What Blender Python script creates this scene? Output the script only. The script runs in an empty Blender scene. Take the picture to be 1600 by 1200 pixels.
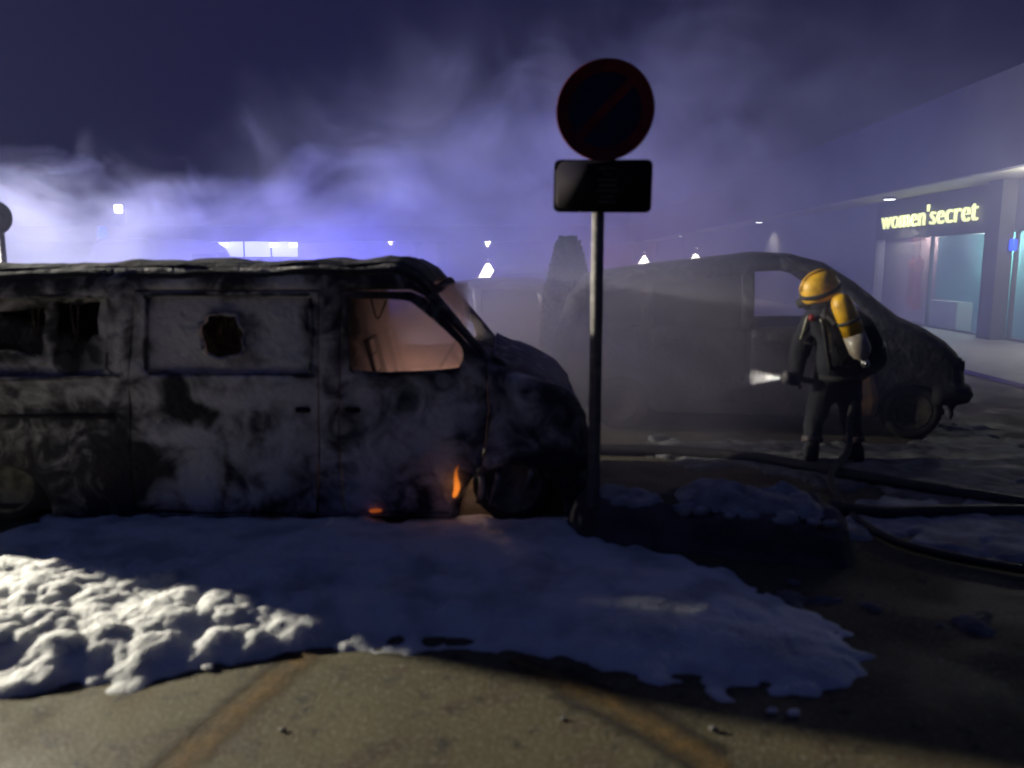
import bpy, bmesh, math, random
import numpy as np
from mathutils import Vector, Matrix, noise as mnoise
R = math.radians
sc = bpy.context.scene
col = sc.collection
random.seed(7)

# ------------------------------------------------------------------ camera
F, H = 1256.0, 1.75                       # focal length in photo pixels, eye height
PITCH = math.atan(190 / F)
cd = bpy.data.cameras.new('camera')
cam = bpy.data.objects.new('camera', cd); col.objects.link(cam)
cam.location = (0, 0, H); cam.rotation_euler = (math.pi/2 - PITCH, 0, 0)
cd.sensor_width = 36; cd.lens = 36 * F / 1600
cd.clip_start = 0.05; cd.clip_end = 3000
cd.dof.use_dof = True; cd.dof.focus_distance = 60; cd.dof.aperture_fstop = 1.35
sc.camera = cam

# ------------------------------------------------------------------ night sky, lamps, exposure
w = bpy.data.worlds.new('World'); sc.world = w; w.use_nodes = True
bg = w.node_tree.nodes['Background']
bg.inputs[0].default_value = (0.13, 0.14, 0.56, 1); bg.inputs[1].default_value = 0.08

def sun(name, az, el, strength, angle, colr):
    d = bpy.data.lights.new(name, 'SUN'); d.energy = strength; d.angle = R(angle); d.color = colr
    o = bpy.data.objects.new(name, d); col.objects.link(o)
    v = Vector((math.sin(R(az))*math.cos(R(el)), math.cos(R(az))*math.cos(R(el)), math.sin(R(el))))
    o.rotation_euler = v.to_track_quat('Z', 'Y').to_euler(); return o
sun('night_fill', -165, 60, 0.10, 90, (0.16, 0.36, 1.0))  # added dim blue fill from behind the camera, for van side and foam

def lamp(name, typ, loc, power, colr, radius=0.1, target=None, angle=60, blend=0.3):
    d = bpy.data.lights.new(name, typ); d.energy = power; d.color = colr; d.shadow_soft_size = radius
    if typ == 'SPOT': d.spot_size = R(angle); d.spot_blend = blend
    o = bpy.data.objects.new(name, d); col.objects.link(o); o.location = loc
    if target is not None:
        o.rotation_euler = (Vector(loc) - Vector(target)).to_track_quat('Z', 'Y').to_euler()
    return o
# the fire brigade's floodlight, out of frame behind the van's tail on the left
lamp('flood_lamp', 'SPOT', (-10.5, 8.05, 3.15), 18500, (1.0, 0.94, 0.78), 0.09, (2.0, 5.6, 0.4), 88, 0.6)
# blue lamps for the smoke: a beacon out of frame, then two added
lamp('blue_smoke_lamp', 'POINT', (-17.0, 15.0, 3.5), 2200, (0.16, 0.18, 1.0), 0.3)
lamp('blue_smoke_lamp', 'POINT', (-3.2, 13.0, 1.2), 1300, (0.20, 0.18, 1.0), 0.3)  # added lamp hidden behind the near van, lights the central smoke
lamp('blue_smoke_lamp', 'POINT', (-2.5, 23.0, 3.0), 2200, (0.20, 0.20, 1.0), 0.3)  # added lamp without a fixture, tints the smoke farther back

sc.view_settings.view_transform = 'Standard'; sc.view_settings.look = 'None'
sc.view_settings.exposure = -0.5; sc.view_settings.gamma = 1.0; sc.view_settings.use_curve_mapping = False
cy = sc.cycles
cy.use_denoising = True
cy.max_bounces = 6; cy.diffuse_bounces = 3; cy.glossy_bounces = 2; cy.transmission_bounces = 4
cy.transparent_max_bounces = 12; cy.volume_bounces = 1
cy.volume_step_rate = 1.0; cy.volume_max_steps = 256
cy.sample_clamp_indirect = 3.0
try: cy.filter_width = 1.8
except Exception: pass

# ------------------------------------------------------------------ pixel rays (photo pixels -> world)
CP, SP = math.cos(PITCH), math.sin(PITCH)
def ray(u, v):
    a, b = (u - 800) / F, (600 - v) / F
    return Vector((a, CP + SP*b, -SP + CP*b))
def P(u, v, Y):
    d = ray(u, v); t = Y / d.y
    return Vector((d.x*t, Y, H + d.z*t))
def G(u, v, z=0.0):
    d = ray(u, v); t = (z - H) / d.z
    return Vector((d.x*t, d.y*t, z))
def pix(p):
    x, y, z = p[0], p[1], p[2] - H
    f = y*CP - z*SP; up = y*SP + z*CP
    return 800 + F*x/f, 600 - F*up/f

# ------------------------------------------------------------------ materials
M = {}
def newmat(name):
    m = bpy.data.materials.new(name); m.use_nodes = True
    nt = m.node_tree; b = nt.nodes['Principled BSDF']; M[name] = m
    return m, nt, b
def N(nt, typ, **kw):
    n = nt.nodes.new(typ)
    for k, v in kw.items(): setattr(n, k, v)
    return n
def mat(name, c1, c2=None, rough=0.6, scale=6.0, metal=0.0, bump=0.0, bscale=40.0, detail=5.0, lo=0.35, hi=0.65, emit=None, estr=0, spec=0.5):
    m, nt, b = newmat(name)
    tc = N(nt, 'ShaderNodeTexCoord')
    c2 = c2 or tuple(x*0.7 for x in c1)
    nz = N(nt, 'ShaderNodeTexNoise'); nz.inputs['Scale'].default_value = scale; nz.inputs['Detail'].default_value = detail
    nt.links.new(tc.outputs['Object'], nz.inputs['Vector'])
    mr = N(nt, 'ShaderNodeMapRange'); mr.inputs[1].default_value = lo; mr.inputs[2].default_value = hi
    nt.links.new(nz.outputs[0], mr.inputs[0])
    mx = N(nt, 'ShaderNodeMix', data_type='RGBA')
    mx.inputs[6].default_value = (*c1, 1); mx.inputs[7].default_value = (*c2, 1)
    nt.links.new(mr.outputs[0], mx.inputs[0]); nt.links.new(mx.outputs[2], b.inputs['Base Color'])
    b.inputs['Roughness'].default_value = rough; b.inputs['Metallic'].default_value = metal
    b.inputs['Specular IOR Level'].default_value = spec
    if bump:
        n2 = N(nt, 'ShaderNodeTexNoise'); n2.inputs['Scale'].default_value = bscale; n2.inputs['Detail'].default_value = 6
        nt.links.new(tc.outputs['Object'], n2.inputs['Vector'])
        bp = N(nt, 'ShaderNodeBump'); bp.inputs['Strength'].default_value = bump; bp.inputs['Distance'].default_value = 0.02
        nt.links.new(n2.outputs[0], bp.inputs['Height']); nt.links.new(bp.outputs[0], b.inputs['Normal'])
    if emit:
        b.inputs['Emission Color'].default_value = (*emit, 1); b.inputs['Emission Strength'].default_value = estr
    return m

def burnt(name, soot=(0.026, 0.026, 0.032), ash=(0.60, 0.57, 0.56), rust=(0.10, 0.055, 0.035)):
    """burnt sheet metal: soot, pale ash where the 'ash' attribute says, rust flecks"""
    m, nt, b = newmat(name)
    tc = N(nt, 'ShaderNodeTexCoord'); at = N(nt, 'ShaderNodeAttribute', attribute_name='ash')
    nz = N(nt, 'ShaderNodeTexNoise'); nz.inputs['Scale'].default_value = 4.2; nz.inputs['Detail'].default_value = 8; nz.inputs['Distortion'].default_value = 1.7
    nt.links.new(tc.outputs['Object'], nz.inputs['Vector'])
    ad = N(nt, 'ShaderNodeMath', operation='MULTIPLY_ADD'); ad.inputs[1].default_value = 1.5; ad.inputs[2].default_value = -0.75
    nt.links.new(nz.outputs[0], ad.inputs[0])
    s = N(nt, 'ShaderNodeMath', operation='ADD'); nt.links.new(ad.outputs[0], s.inputs[0]); nt.links.new(at.outputs['Fac'], s.inputs[1])
    mr = N(nt, 'ShaderNodeMapRange', interpolation_type='SMOOTHSTEP'); mr.inputs[1].default_value = 0.02; mr.inputs[2].default_value = 0.95
    nt.links.new(s.outputs[0], mr.inputs[0])
    n2 = N(nt, 'ShaderNodeTexNoise'); n2.inputs['Scale'].default_value = 3.1; n2.inputs['Detail'].default_value = 7
    nt.links.new(tc.outputs['Object'], n2.inputs['Vector'])
    r2 = N(nt, 'ShaderNodeMapRange'); r2.inputs[1].default_value = 0.55; r2.inputs[2].default_value = 0.75
    nt.links.new(n2.outputs[0], r2.inputs[0])
    m1 = N(nt, 'ShaderNodeMix', data_type='RGBA'); m1.inputs[6].default_value = (*soot, 1); m1.inputs[7].default_value = (*rust, 1)
    r3 = N(nt, 'ShaderNodeMath', operation='MULTIPLY'); r3.inputs[1].default_value = 0.35; nt.links.new(r2.outputs[0], r3.inputs[0]); nt.links.new(r3.outputs[0], m1.inputs[0])
    m2 = N(nt, 'ShaderNodeMix', data_type='RGBA'); m2.inputs[7].default_value = (*ash, 1)
    nt.links.new(m1.outputs[2], m2.inputs[6]); nt.links.new(mr.outputs[0], m2.inputs[0]); nt.links.new(m2.outputs[2], b.inputs['Base Color'])
    b.inputs['Roughness'].default_value = 0.85; b.inputs['Specular IOR Level'].default_value = 0.25
    n3 = N(nt, 'ShaderNodeTexNoise'); n3.inputs['Scale'].default_value = 22; n3.inputs['Detail'].default_value = 7
    nt.links.new(tc.outputs['Object'], n3.inputs['Vector'])
    bp = N(nt, 'ShaderNodeBump'); bp.inputs['Strength'].default_value = 0.9; bp.inputs['Distance'].default_value = 0.025
    nt.links.new(n3.outputs[0], bp.inputs['Height']); nt.links.new(bp.outputs[0], b.inputs['Normal'])
    return m
burnt('burnt'); burnt('burnt_far', ash=(0.18, 0.17, 0.17))
mat('soot', (0.018, 0.018, 0.023), (0.035, 0.033, 0.036), 0.9, 8, bump=0.4, spec=0.2)
mat('char', (0.02, 0.018, 0.018), (0.06, 0.05, 0.045), 0.9, 14, bump=0.6, spec=0.2)
mat('rim_ash', (0.16, 0.15, 0.12), (0.05, 0.045, 0.04), 0.8, 12, bump=0.4)
def asphalt():
    m, nt, b = newmat('asphalt'); tc = N(nt, 'ShaderNodeTexCoord'); prev = None
    def nz(scale, detail, lo, hi, dist=0.0):
        n = N(nt, 'ShaderNodeTexNoise'); n.inputs['Scale'].default_value = scale; n.inputs['Detail'].default_value = detail; n.inputs['Distortion'].default_value = dist
        nt.links.new(tc.outputs['Object'], n.inputs['Vector']); r = N(nt, 'ShaderNodeMapRange'); r.inputs[1].default_value = lo; r.inputs[2].default_value = hi
        nt.links.new(n.outputs[0], r.inputs[0]); return r.outputs[0]
    def mix(fac, a, c):
        x = N(nt, 'ShaderNodeMix', data_type='RGBA'); nt.links.new(fac, x.inputs[0])
        for i, q in ((6, a), (7, c)):
            if isinstance(q, tuple): x.inputs[i].default_value = (*q, 1)
            else: nt.links.new(q, x.inputs[i])
        return x.outputs[2]
    c = mix(nz(1.1, 6, 0.35, 0.65, 0.6), (0.064, 0.053, 0.025), (0.102, 0.082, 0.037))
    c = mix(nz(2.3, 5, 0.54, 0.70, 1.0), c, (0.050, 0.024, 0.013))          # rusty stains
    c = mix(nz(9.0, 6, 0.56, 0.72), c, (0.012, 0.011, 0.008))               # oily dark spots
    c = mix(nz(38, 4, 0.50, 0.72), c, (0.15, 0.135, 0.09))               # grit
    nt.links.new(c, b.inputs['Base Color'])
    r = nz(1.7, 4, 0.4, 0.6); rr = N(nt, 'ShaderNodeMapRange'); rr.inputs[3].default_value = 0.68; rr.inputs[4].default_value = 0.95; nt.links.new(r, rr.inputs[0]); nt.links.new(rr.outputs[0], b.inputs['Roughness'])
    n2 = N(nt, 'ShaderNodeTexNoise'); n2.inputs['Scale'].default_value = 70; n2.inputs['Detail'].default_value = 6; nt.links.new(tc.outputs['Object'], n2.inputs['Vector'])
    bp = N(nt, 'ShaderNodeBump'); bp.inputs['Strength'].default_value = 0.5; bp.inputs['Distance'].default_value = 0.01; nt.links.new(n2.outputs[0], bp.inputs['Height']); nt.links.new(bp.outputs[0], b.inputs['Normal'])
asphalt()
def worn(name, c1, c2, off):
    m = mat(name, c1, c2, 0.8, 9, bump=0.4, bscale=90, detail=8); nt = m.node_tree; b = nt.nodes['Principled BSDF']
    tc = N(nt, 'ShaderNodeTexCoord'); at = N(nt, 'ShaderNodeAttribute', attribute_name='edge')
    n = N(nt, 'ShaderNodeTexNoise'); n.inputs['Scale'].default_value = 16; n.inputs['Detail'].default_value = 8; n.inputs['Roughness'].default_value = 0.7; nt.links.new(tc.outputs['Object'], n.inputs['Vector'])
    a1 = N(nt, 'ShaderNodeMath', operation='MULTIPLY_ADD'); a1.inputs[1].default_value = 1.6; nt.links.new(n.outputs[0], a1.inputs[0]); nt.links.new(at.outputs['Fac'], a1.inputs[2])
    a2 = N(nt, 'ShaderNodeMath', operation='ADD'); a2.inputs[1].default_value = off; a2.use_clamp = True; nt.links.new(a1.outputs[0], a2.inputs[0]); nt.links.new(a2.outputs[0], b.inputs['Alpha'])
worn('yellow_line', (0.17, 0.095, 0.018), (0.10, 0.065, 0.024), -0.95)
worn('crack', (0.014, 0.010, 0.008), (0.025, 0.016, 0.012), -1.15)
mat('foam', (0.80, 0.80, 0.77), (0.46, 0.47, 0.46), 0.75, 3.2, bump=0.9, bscale=45, detail=9, lo=0.45, hi=0.68, spec=0.3)  # random grey patches in the colour darken the foam for its shaded part
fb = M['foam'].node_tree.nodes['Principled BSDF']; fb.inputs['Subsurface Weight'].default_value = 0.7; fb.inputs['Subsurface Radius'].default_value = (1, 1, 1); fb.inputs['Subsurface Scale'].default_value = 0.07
mat('foam_dim', (0.20, 0.20, 0.19), (0.075, 0.075, 0.072), 0.8, 6, bump=0.5, bscale=60, spec=0.3)  # darker copy of the foam colour, for patches meant to look dim
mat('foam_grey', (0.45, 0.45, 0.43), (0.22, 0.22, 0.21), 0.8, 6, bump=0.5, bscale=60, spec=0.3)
mat('concrete_dark', (0.05, 0.045, 0.047), (0.12, 0.10, 0.10), 0.85, 5, bump=0.6)
mat('sign_red', (0.13, 0.018, 0.026), (0.08, 0.016, 0.026), 0.8, 9, spec=0.1)
mat('sign_blue', (0.014, 0.018, 0.07), (0.012, 0.014, 0.045), 0.8, 9, spec=0.1)
mat('sign_plate', (0.016, 0.014, 0.026), (0.03, 0.025, 0.03), 0.9, 5, spec=0.1)
mat('sign_mark', (0.075, 0.05, 0.05), (0.03, 0.02, 0.025), 0.6, 12)
mat('post_metal', (0.24, 0.22, 0.21), (0.15, 0.14, 0.14), 0.6, 14, metal=0.25, bump=0.2)
mat('hose', (0.014, 0.013, 0.014), (0.03, 0.027, 0.026), 0.6, 20, bump=0.4, bscale=150)
mat('helmet_yellow', (0.78, 0.44, 0.012), (0.42, 0.22, 0.012), 0.45, 11, bump=0.15)
mat('bottle_white', (0.42, 0.36, 0.28), (0.22, 0.19, 0.15), 0.4, 14)
mat('strap', (0.015, 0.014, 0.014), (0.03, 0.03, 0.03), 0.8, 14)
mat('turnout', (0.008, 0.009, 0.014), (0.015, 0.015, 0.02), 0.9, 10, bump=0.5, bscale=30)
mat('reflective', (0.42, 0.42, 0.28), (0.22, 0.22, 0.16), 0.4, 25)
mat('red_patch', (0.35, 0.03, 0.03), None, 0.6)
mat('rubber', (0.014, 0.014, 0.014), (0.03, 0.03, 0.03), 0.85, 10)
mat('chrome', (0.5, 0.5, 0.5), None, 0.3, metal=0.9)
mat('rusty_panel', (0.33, 0.17, 0.045), (0.16, 0.09, 0.04), 0.8, 9, bump=0.3)
mat('car_grey', (0.10, 0.09, 0.10), (0.08, 0.075, 0.08), 0.35, 3)
mat('car_red', (0.28, 0.03, 0.03), (0.20, 0.02, 0.02), 0.35, 3)
mat('van_pale', (0.55, 0.55, 0.56), (0.48, 0.48, 0.5), 0.4, 3)
mat('dark_glass', (0.02, 0.02, 0.025), (0.03, 0.03, 0.035), 0.15, 3)
mat('conifer', (0.010, 0.018, 0.012), (0.022, 0.032, 0.02), 0.8, 9)
mat('bark', (0.05, 0.035, 0.025), None, 0.9)
mat('mall_wall', (0.30, 0.29, 0.29), (0.25, 0.24, 0.25), 0.8, 1.5, bump=0.2)
mat('mall_dark', (0.10, 0.10, 0.105), (0.13, 0.13, 0.135), 0.6, 2)
mat('soffit', (0.62, 0.60, 0.50), (0.55, 0.54, 0.46), 0.7, 1.5)
mat('fascia', (0.17, 0.17, 0.19), (0.13, 0.13, 0.15), 0.6, 0.8)
mat('paving', (0.42, 0.41, 0.38), (0.32, 0.31, 0.29), 0.7, 3, bump=0.3)
mat('shop_wall', (0.55, 0.62, 0.60), (0.45, 0.54, 0.54), 0.7, 1.0)
mat('shop_teal', (0.08, 0.36, 0.36), (0.12, 0.44, 0.42), 0.7, 1.0)
mat('shop_pink', (0.60, 0.45, 0.45), (0.52, 0.38, 0.40), 0.7, 1.0)
mat('garment_red', (0.38, 0.06, 0.07), (0.25, 0.04, 0.05), 0.8, 9)
mat('garment_pale', (0.6, 0.55, 0.5), (0.4, 0.5, 0.45), 0.8, 9)
mat('shop_green', (0.10, 0.36, 0.14), (0.15, 0.42, 0.18), 0.7, 2)
def emitter(name, c, s):
    m, nt, b = newmat(name)
    b.inputs['Base Color'].default_value = (*c, 1); b.inputs['Emission Color'].default_value = (*c, 1); b.inputs['Emission Strength'].default_value = s
    return m
emitter('letter_glow', (0.90, 0.95, 0.42), 3.6)
emitter('lamp_white', (1.0, 0.96, 0.88), 6)
emitter('lamp_far', (0.95, 0.97, 1.0), 9)
emitter('lamp_blue', (0.03, 0.10, 1.0), 3.0)
emitter('window_lit', (0.80, 0.86, 0.72), 2.0)
emitter('tail_red', (1.0, 0.08, 0.04), 1.2)
emitter('shop_light', (0.9, 1.0, 0.95), 5)
m, nt, b = newmat('flame')
tc = N(nt, 'ShaderNodeTexCoord'); sp = N(nt, 'ShaderNodeSeparateXYZ'); nt.links.new(tc.outputs['Generated'], sp.inputs[0])
cr = N(nt, 'ShaderNodeValToRGB'); cr.color_ramp.elements[0].color = (1.0, 0.26, 0.03, 1); cr.color_ramp.elements[1].color = (0.22, 0.045, 0.008, 1); cr.color_ramp.elements[0].position = 0.3
nt.links.new(sp.outputs[2], cr.inputs[0]); nt.links.new(cr.outputs[0], b.inputs['Emission Color']); b.inputs['Emission Strength'].default_value = 1.3
b.inputs['Base Color'].default_value = (0.1, 0.03, 0.01, 1)
m, nt, b = newmat('ember')
b.inputs['Base Color'].default_value = (0.05, 0.02, 0.01, 1); b.inputs['Emission Color'].default_value = (1, 0.2, 0.03, 1); b.inputs['Emission Strength'].default_value = 0.35
m, nt, b = newmat('glass')
b.inputs['Base Color'].default_value = (0.9, 0.95, 0.95, 1); b.inputs['Roughness'].default_value = 0.05; b.inputs['Alpha'].default_value = 0.18
m, nt, b = newmat('shard')
b.inputs['Base Color'].default_value = (0.75, 0.8, 0.75, 1); b.inputs['Roughness'].default_value = 0.12

# ------------------------------------------------------------------ builders
def tag(o, label=None, cat=None, group=None, kind=None):
    if label: o['label'] = label
    if cat: o['category'] = cat
    if group: o['group'] = group
    if kind: o['kind'] = kind
    return o
def thing(name, loc, label, cat, group=None):
    o = bpy.data.objects.new(name, None); col.objects.link(o); o.location = loc; o.empty_display_size = 0.2
    return tag(o, label, cat, group)
def par(o, parent):
    if parent is not None:
        o.parent = parent
        if parent.type == 'EMPTY': o.matrix_parent_inverse = Matrix.Translation(-Vector(parent.location))
    return o
def link(name, bm, m, parent=None, smooth=True, rz=None):
    if smooth:
        for f in bm.faces: f.smooth = True
    me = bpy.data.meshes.new(name); bm.to_mesh(me); bm.free()
    if isinstance(m, str): m = M[m]
    me.materials.append(m)
    o = bpy.data.objects.new(name, me); col.objects.link(o)
    return par(o, parent)
def pydata(name, v, f, m, parent=None, smooth=False):
    me = bpy.data.meshes.new(name); me.from_pydata([tuple(x) for x in v], [], f); me.update()
    if smooth:
        for p in me.polygons: p.use_smooth = True
    me.materials.append(M[m] if isinstance(m, str) else m)
    o = bpy.data.objects.new(name, me); col.objects.link(o)
    return par(o, parent)
def box(bm, a, b, bev=0.0, mtx=None):
    """axis box from corner a to b"""
    c = (Vector(a) + Vector(b)) / 2; s = Vector(b) - Vector(a)
    t = bmesh.new(); r = bmesh.ops.create_cube(t, size=1.0)
    bmesh.ops.scale(t, vec=(abs(s.x), abs(s.y), abs(s.z)), verts=t.verts)
    if bev: bmesh.ops.bevel(t, geom=t.edges[:], offset=bev, segments=2, affect='EDGES')
    bmesh.ops.translate(t, vec=c, verts=t.verts)
    if mtx is not None: bmesh.ops.transform(t, matrix=mtx, verts=t.verts)
    join(bm, t)
def join(bm, t):
    mp = {v: bm.verts.new(v.co) for v in t.verts}
    for f in t.faces:
        try: bm.faces.new([mp[v] for v in f.verts])
        except ValueError: pass
    t.free()
def tube(bm, pts, rad, seg=10, cap=True, flat=1.0):
    pts = [Vector(p) for p in pts]; n = len(pts)
    rads = rad if isinstance(rad, (list, tuple)) else [rad]*n
    rings = []; up = Vector((0, 0, 1))
    for i, p in enumerate(pts):
        d = (pts[min(i+1, n-1)] - pts[max(i-1, 0)]).normalized()
        ref = up if abs(d.z) < 0.95 else Vector((0, 1, 0))
        a = d.cross(ref).normalized(); b = a.cross(d).normalized()
        rings.append([bm.verts.new(p + a*math.cos(2*math.pi*k/seg)*rads[i] + b*math.sin(2*math.pi*k/seg)*rads[i]*flat) for k in range(seg)])
    for i in range(n-1):
        for k in range(seg):
            bm.faces.new((rings[i][k], rings[i][(k+1) % seg], rings[i+1][(k+1) % seg], rings[i+1][k]))
    if cap: bm.faces.new(rings[0][::-1]); bm.faces.new(rings[-1])
def spline(pts, n=8):
    """Catmull-Rom resampling"""
    pts = [Vector(p) for p in pts]; out = []
    for i in range(len(pts)-1):
        p0, p1, p2, p3 = pts[max(i-1, 0)], pts[i], pts[i+1], pts[min(i+2, len(pts)-1)]
        for k in range(n):
            t = k/n
            out.append(0.5*((2*p1) + (p2-p0)*t + (2*p0-5*p1+4*p2-p3)*t*t + (3*p1-p0-3*p2+p3)*t**3))
    out.append(pts[-1]); return out
def lathe(bm, prof, seg=24, mtx=None):
    """profile (radius, height) about local z"""
    t = bmesh.new(); rings = []
    for r, z in prof:
        rings.append([t.verts.new((r*math.cos(2*math.pi*k/seg), r*math.sin(2*math.pi*k/seg), z)) for k in range(seg)])
    for i in range(len(prof)-1):
        for k in range(seg):
            t.faces.new((rings[i][k], rings[i][(k+1) % seg], rings[i+1][(k+1) % seg], rings[i+1][k]))
    t.faces.new(rings[0][::-1]); t.faces.new(rings[-1])
    bmesh.ops.remove_doubles(t, verts=t.verts, dist=1e-5)
    if mtx is not None: bmesh.ops.transform(t, matrix=mtx, verts=t.verts)
    join(bm, t)
def aim(p, q):
    """matrix at p with local z towards q"""
    p, q = Vector(p), Vector(q)
    return Matrix.Translation(p) @ (q-p).to_track_quat('Z', 'Y').to_matrix().to_4x4()
def fbm(p, s, seed=0, oct=4):
    return mnoise.fractal(Vector(p)*s + Vector((seed*7.3, seed*3.1, seed*1.7)), 1.0, 2.0, oct)

def fill_plate(outline, holes, maxlen):
    """triangulated plate with holes, refined; 2D in x,z"""
    bm = bmesh.new(); edges = []
    for loop in [outline] + list(holes or []):
        vs = [bm.verts.new((p[0], 0, p[1])) for p in loop]
        for i in range(len(vs)): edges.append(bm.edges.new((vs[i], vs[(i+1) % len(vs)])))
    bmesh.ops.triangle_fill(bm, use_beauty=True, use_dissolve=False, edges=edges, normal=(0, -1, 0))
    for _ in range(6):
        lg = [e for e in bm.edges if e.calc_length() > maxlen]
        if not lg: break
        bmesh.ops.subdivide_edges(bm, edges=lg, cuts=1)
        bmesh.ops.triangulate(bm, faces=[f for f in bm.faces if len(f.verts) > 3])
        bmesh.ops.beautify_fill(bm, faces=bm.faces[:], edges=[e for e in bm.edges if not e.is_boundary])
    return bm
def seg_dist(px, pz, path):
    best = 9
    for (ax, az), (bx, bz) in zip(path[:-1], path[1:]):
        dx, dz = bx-ax, bz-az; L = dx*dx+dz*dz
        t = max(0, min(1, ((px-ax)*dx+(pz-az)*dz)/L)) if L else 0
        d = math.hypot(px-ax-dx*t, pz-az-dz*t)
        if d < best: best = d
    return best
class Shell:
    """car body: two curved side plates and a strip over the top path"""
    def __init__(s, path, width, r=0.12, tumble=lambda z: 0.0):
        s.path, s.w, s.r, s.t = path, width/2, r, tumble
    def inset(s, x, z):
        d = seg_dist(x, z, s.path); i = s.t(z)
        if d < s.r: i += s.r - math.sqrt(max(0, s.r**2 - (s.r-d)**2))
        return i
    def side(s, outline, holes, sgn, maxlen=0.12, dent=0.0, out=0.0, seed=0):
        bm = fill_plate(outline, holes, maxlen)
        for v in bm.verts:
            x, z = v.co.x, v.co.z
            y = sgn*(s.w - s.inset(x, z) + out)
            if dent: y += dent*fbm((x, z, 0), 2.2, seed)
            v.co.y = y
        return bm
    def strip(s, path, nx=9, crown=0.03, dent=0.0, seed=0):
        bm = bmesh.new(); rows = []
        for x, z in path:
            hw = s.w - s.r - s.t(z); row = []
            for k in range(nx):
                a = -1 + 2*k/(nx-1)
                dz = dent*fbm((x, a, 0), 2.5, seed) if dent else 0
                row.append(bm.verts.new((x, a*hw, z + crown*(1-a*a) + dz)))
            rows.append(row)
        for i in range(len(rows)-1):
            for k in range(nx-1): bm.faces.new((rows[i][k], rows[i][k+1], rows[i+1][k+1], rows[i+1][k]))
        return bm
def resample(path, step):
    out = [path[0]]
    for a, b in zip(path[:-1], path[1:]):
        n = max(1, int(math.hypot(b[0]-a[0], b[1]-a[1])/step))
        for k in range(1, n+1): out.append((a[0]+(b[0]-a[0])*k/n, a[1]+(b[1]-a[1])*k/n))
    return out
def arc(cx, cz, r, a0, a1, n=10):
    return [(cx + r*math.cos(R(a0+(a1-a0)*k/n)), cz + r*math.sin(R(a0+(a1-a0)*k/n))) for k in range(n+1)]
def solid(o, t, offset=0.0):
    md = o.modifiers.new('solidify', 'SOLIDIFY'); md.thickness = t; md.offset = offset; return o
def attr_ash(o, fn):
    a = o.data.attributes.new('ash', 'FLOAT', 'POINT')
    a.data.foreach_set('value', [fn(v.co) for v in o.data.vertices])

# ------------------------------------------------------------------ ground
def ground():
    v = [(-400, -60, 0), (400, -60, 0), (400, 600, 0), (-400, 600, 0)]
    o = pydata('ground', v, [(0, 1, 2, 3)], 'asphalt'); tag(o, kind='structure')
ground()
def ribbon(name, pts, width, m, z, parent=None, rag=0.0, label=None, cat=None, kind=None):
    pts = spline([(p.x, p.y, 0) for p in pts], 8); v = []; f = []; nx = 7; ed_ = []
    for i, p in enumerate(pts):
        d = (pts[min(i+1, len(pts)-1)] - pts[max(i-1, 0)]).normalized(); n = Vector((-d.y, d.x, 0))
        for k in range(nx):
            t = -1 + 2*k/(nx-1); v.append(p + n*t*width*0.75 + Vector((0, 0, z))); ed_.append(1-abs(t))
    for i in range(len(pts)-1):
        for k in range(nx-1): f.append((i*nx+k, i*nx+k+1, (i+1)*nx+k+1, (i+1)*nx+k))
    o = pydata(name, v, f, m, parent); tag(o, label, cat, None, kind)
    o.data.attributes.new('edge', 'FLOAT', 'POINT').data.foreach_set('value', ed_); return o
L1 = [G(*p) for p in [(230, 1240), (285, 1190), (340, 1140), (395, 1092), (440, 1055), (480, 1022)]]
L2 = [G(*p) for p in [(800, 1030), (870, 1062), (940, 1095), (1000, 1125), (1060, 1160), (1130, 1205)]]
ribbon('painted_line', L1, 0.16, 'yellow_line', 0.004, rag=0.5, label='worn orange painted line curving up towards the lit foam', cat='road marking')
ribbon('painted_line', L2, 0.13, 'yellow_line', 0.004, rag=0.5, label='worn orange painted line slanting down to the right below dark foam', cat='road marking')
ribbon('ground_crack', [p + Vector((-0.085, 0.03, 0)) for p in L1], 0.07, 'crack', 0.003, rag=1.0, kind='structure')
ribbon('ground_crack', [p + Vector((-0.02, -0.11, 0)) for p in L2[1:]], 0.11, 'crack', 0.003, rag=1.0, kind='structure')
ribbon('ground_crack', [p + Vector((0.03, 0.09, 0)) for p in L2[1:]], 0.11, 'crack', 0.003, rag=1.0, kind='structure')

# ------------------------------------------------------------------ foam
def smooth_poly_dist(X, Y, poly):
    """signed distance (positive inside) of grid points to polygon"""
    inside = np.zeros(X.shape, bool); D = np.full(X.shape, 1e9)
    n = len(poly)
    for i in range(n):
        x1, y1 = poly[i]; x2, y2 = poly[(i+1) % n]
        dx, dy = x2-x1, y2-y1; L = dx*dx+dy*dy + 1e-12
        t = np.clip(((X-x1)*dx+(Y-y1)*dy)/L, 0, 1)
        D = np.minimum(D, np.hypot(X-x1-dx*t, Y-y1-dy*t))
        c = ((y1 > Y) != (y2 > Y)) & (X < dx*(Y-y1)/(dy if dy else 1e-12) + x1)
        inside ^= c
    return np.where(inside, D, -D)
def vnoise(X, Y, s, seed):
    """smooth value noise on a grid"""
    rng = np.random.RandomState(seed); T = rng.rand(64, 64)
    x, y = X*s, Y*s; xi, yi = np.floor(x).astype(int), np.floor(y).astype(int)
    fx, fy = x-xi, y-yi; fx = fx*fx*(3-2*fx); fy = fy*fy*(3-2*fy)
    g = lambda a, b: T[a % 64, b % 64]
    return (g(xi, yi)*(1-fx)+g(xi+1, yi)*fx)*(1-fy)+(g(xi, yi+1)*(1-fx)+g(xi+1, yi+1)*fx)*fy
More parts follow.
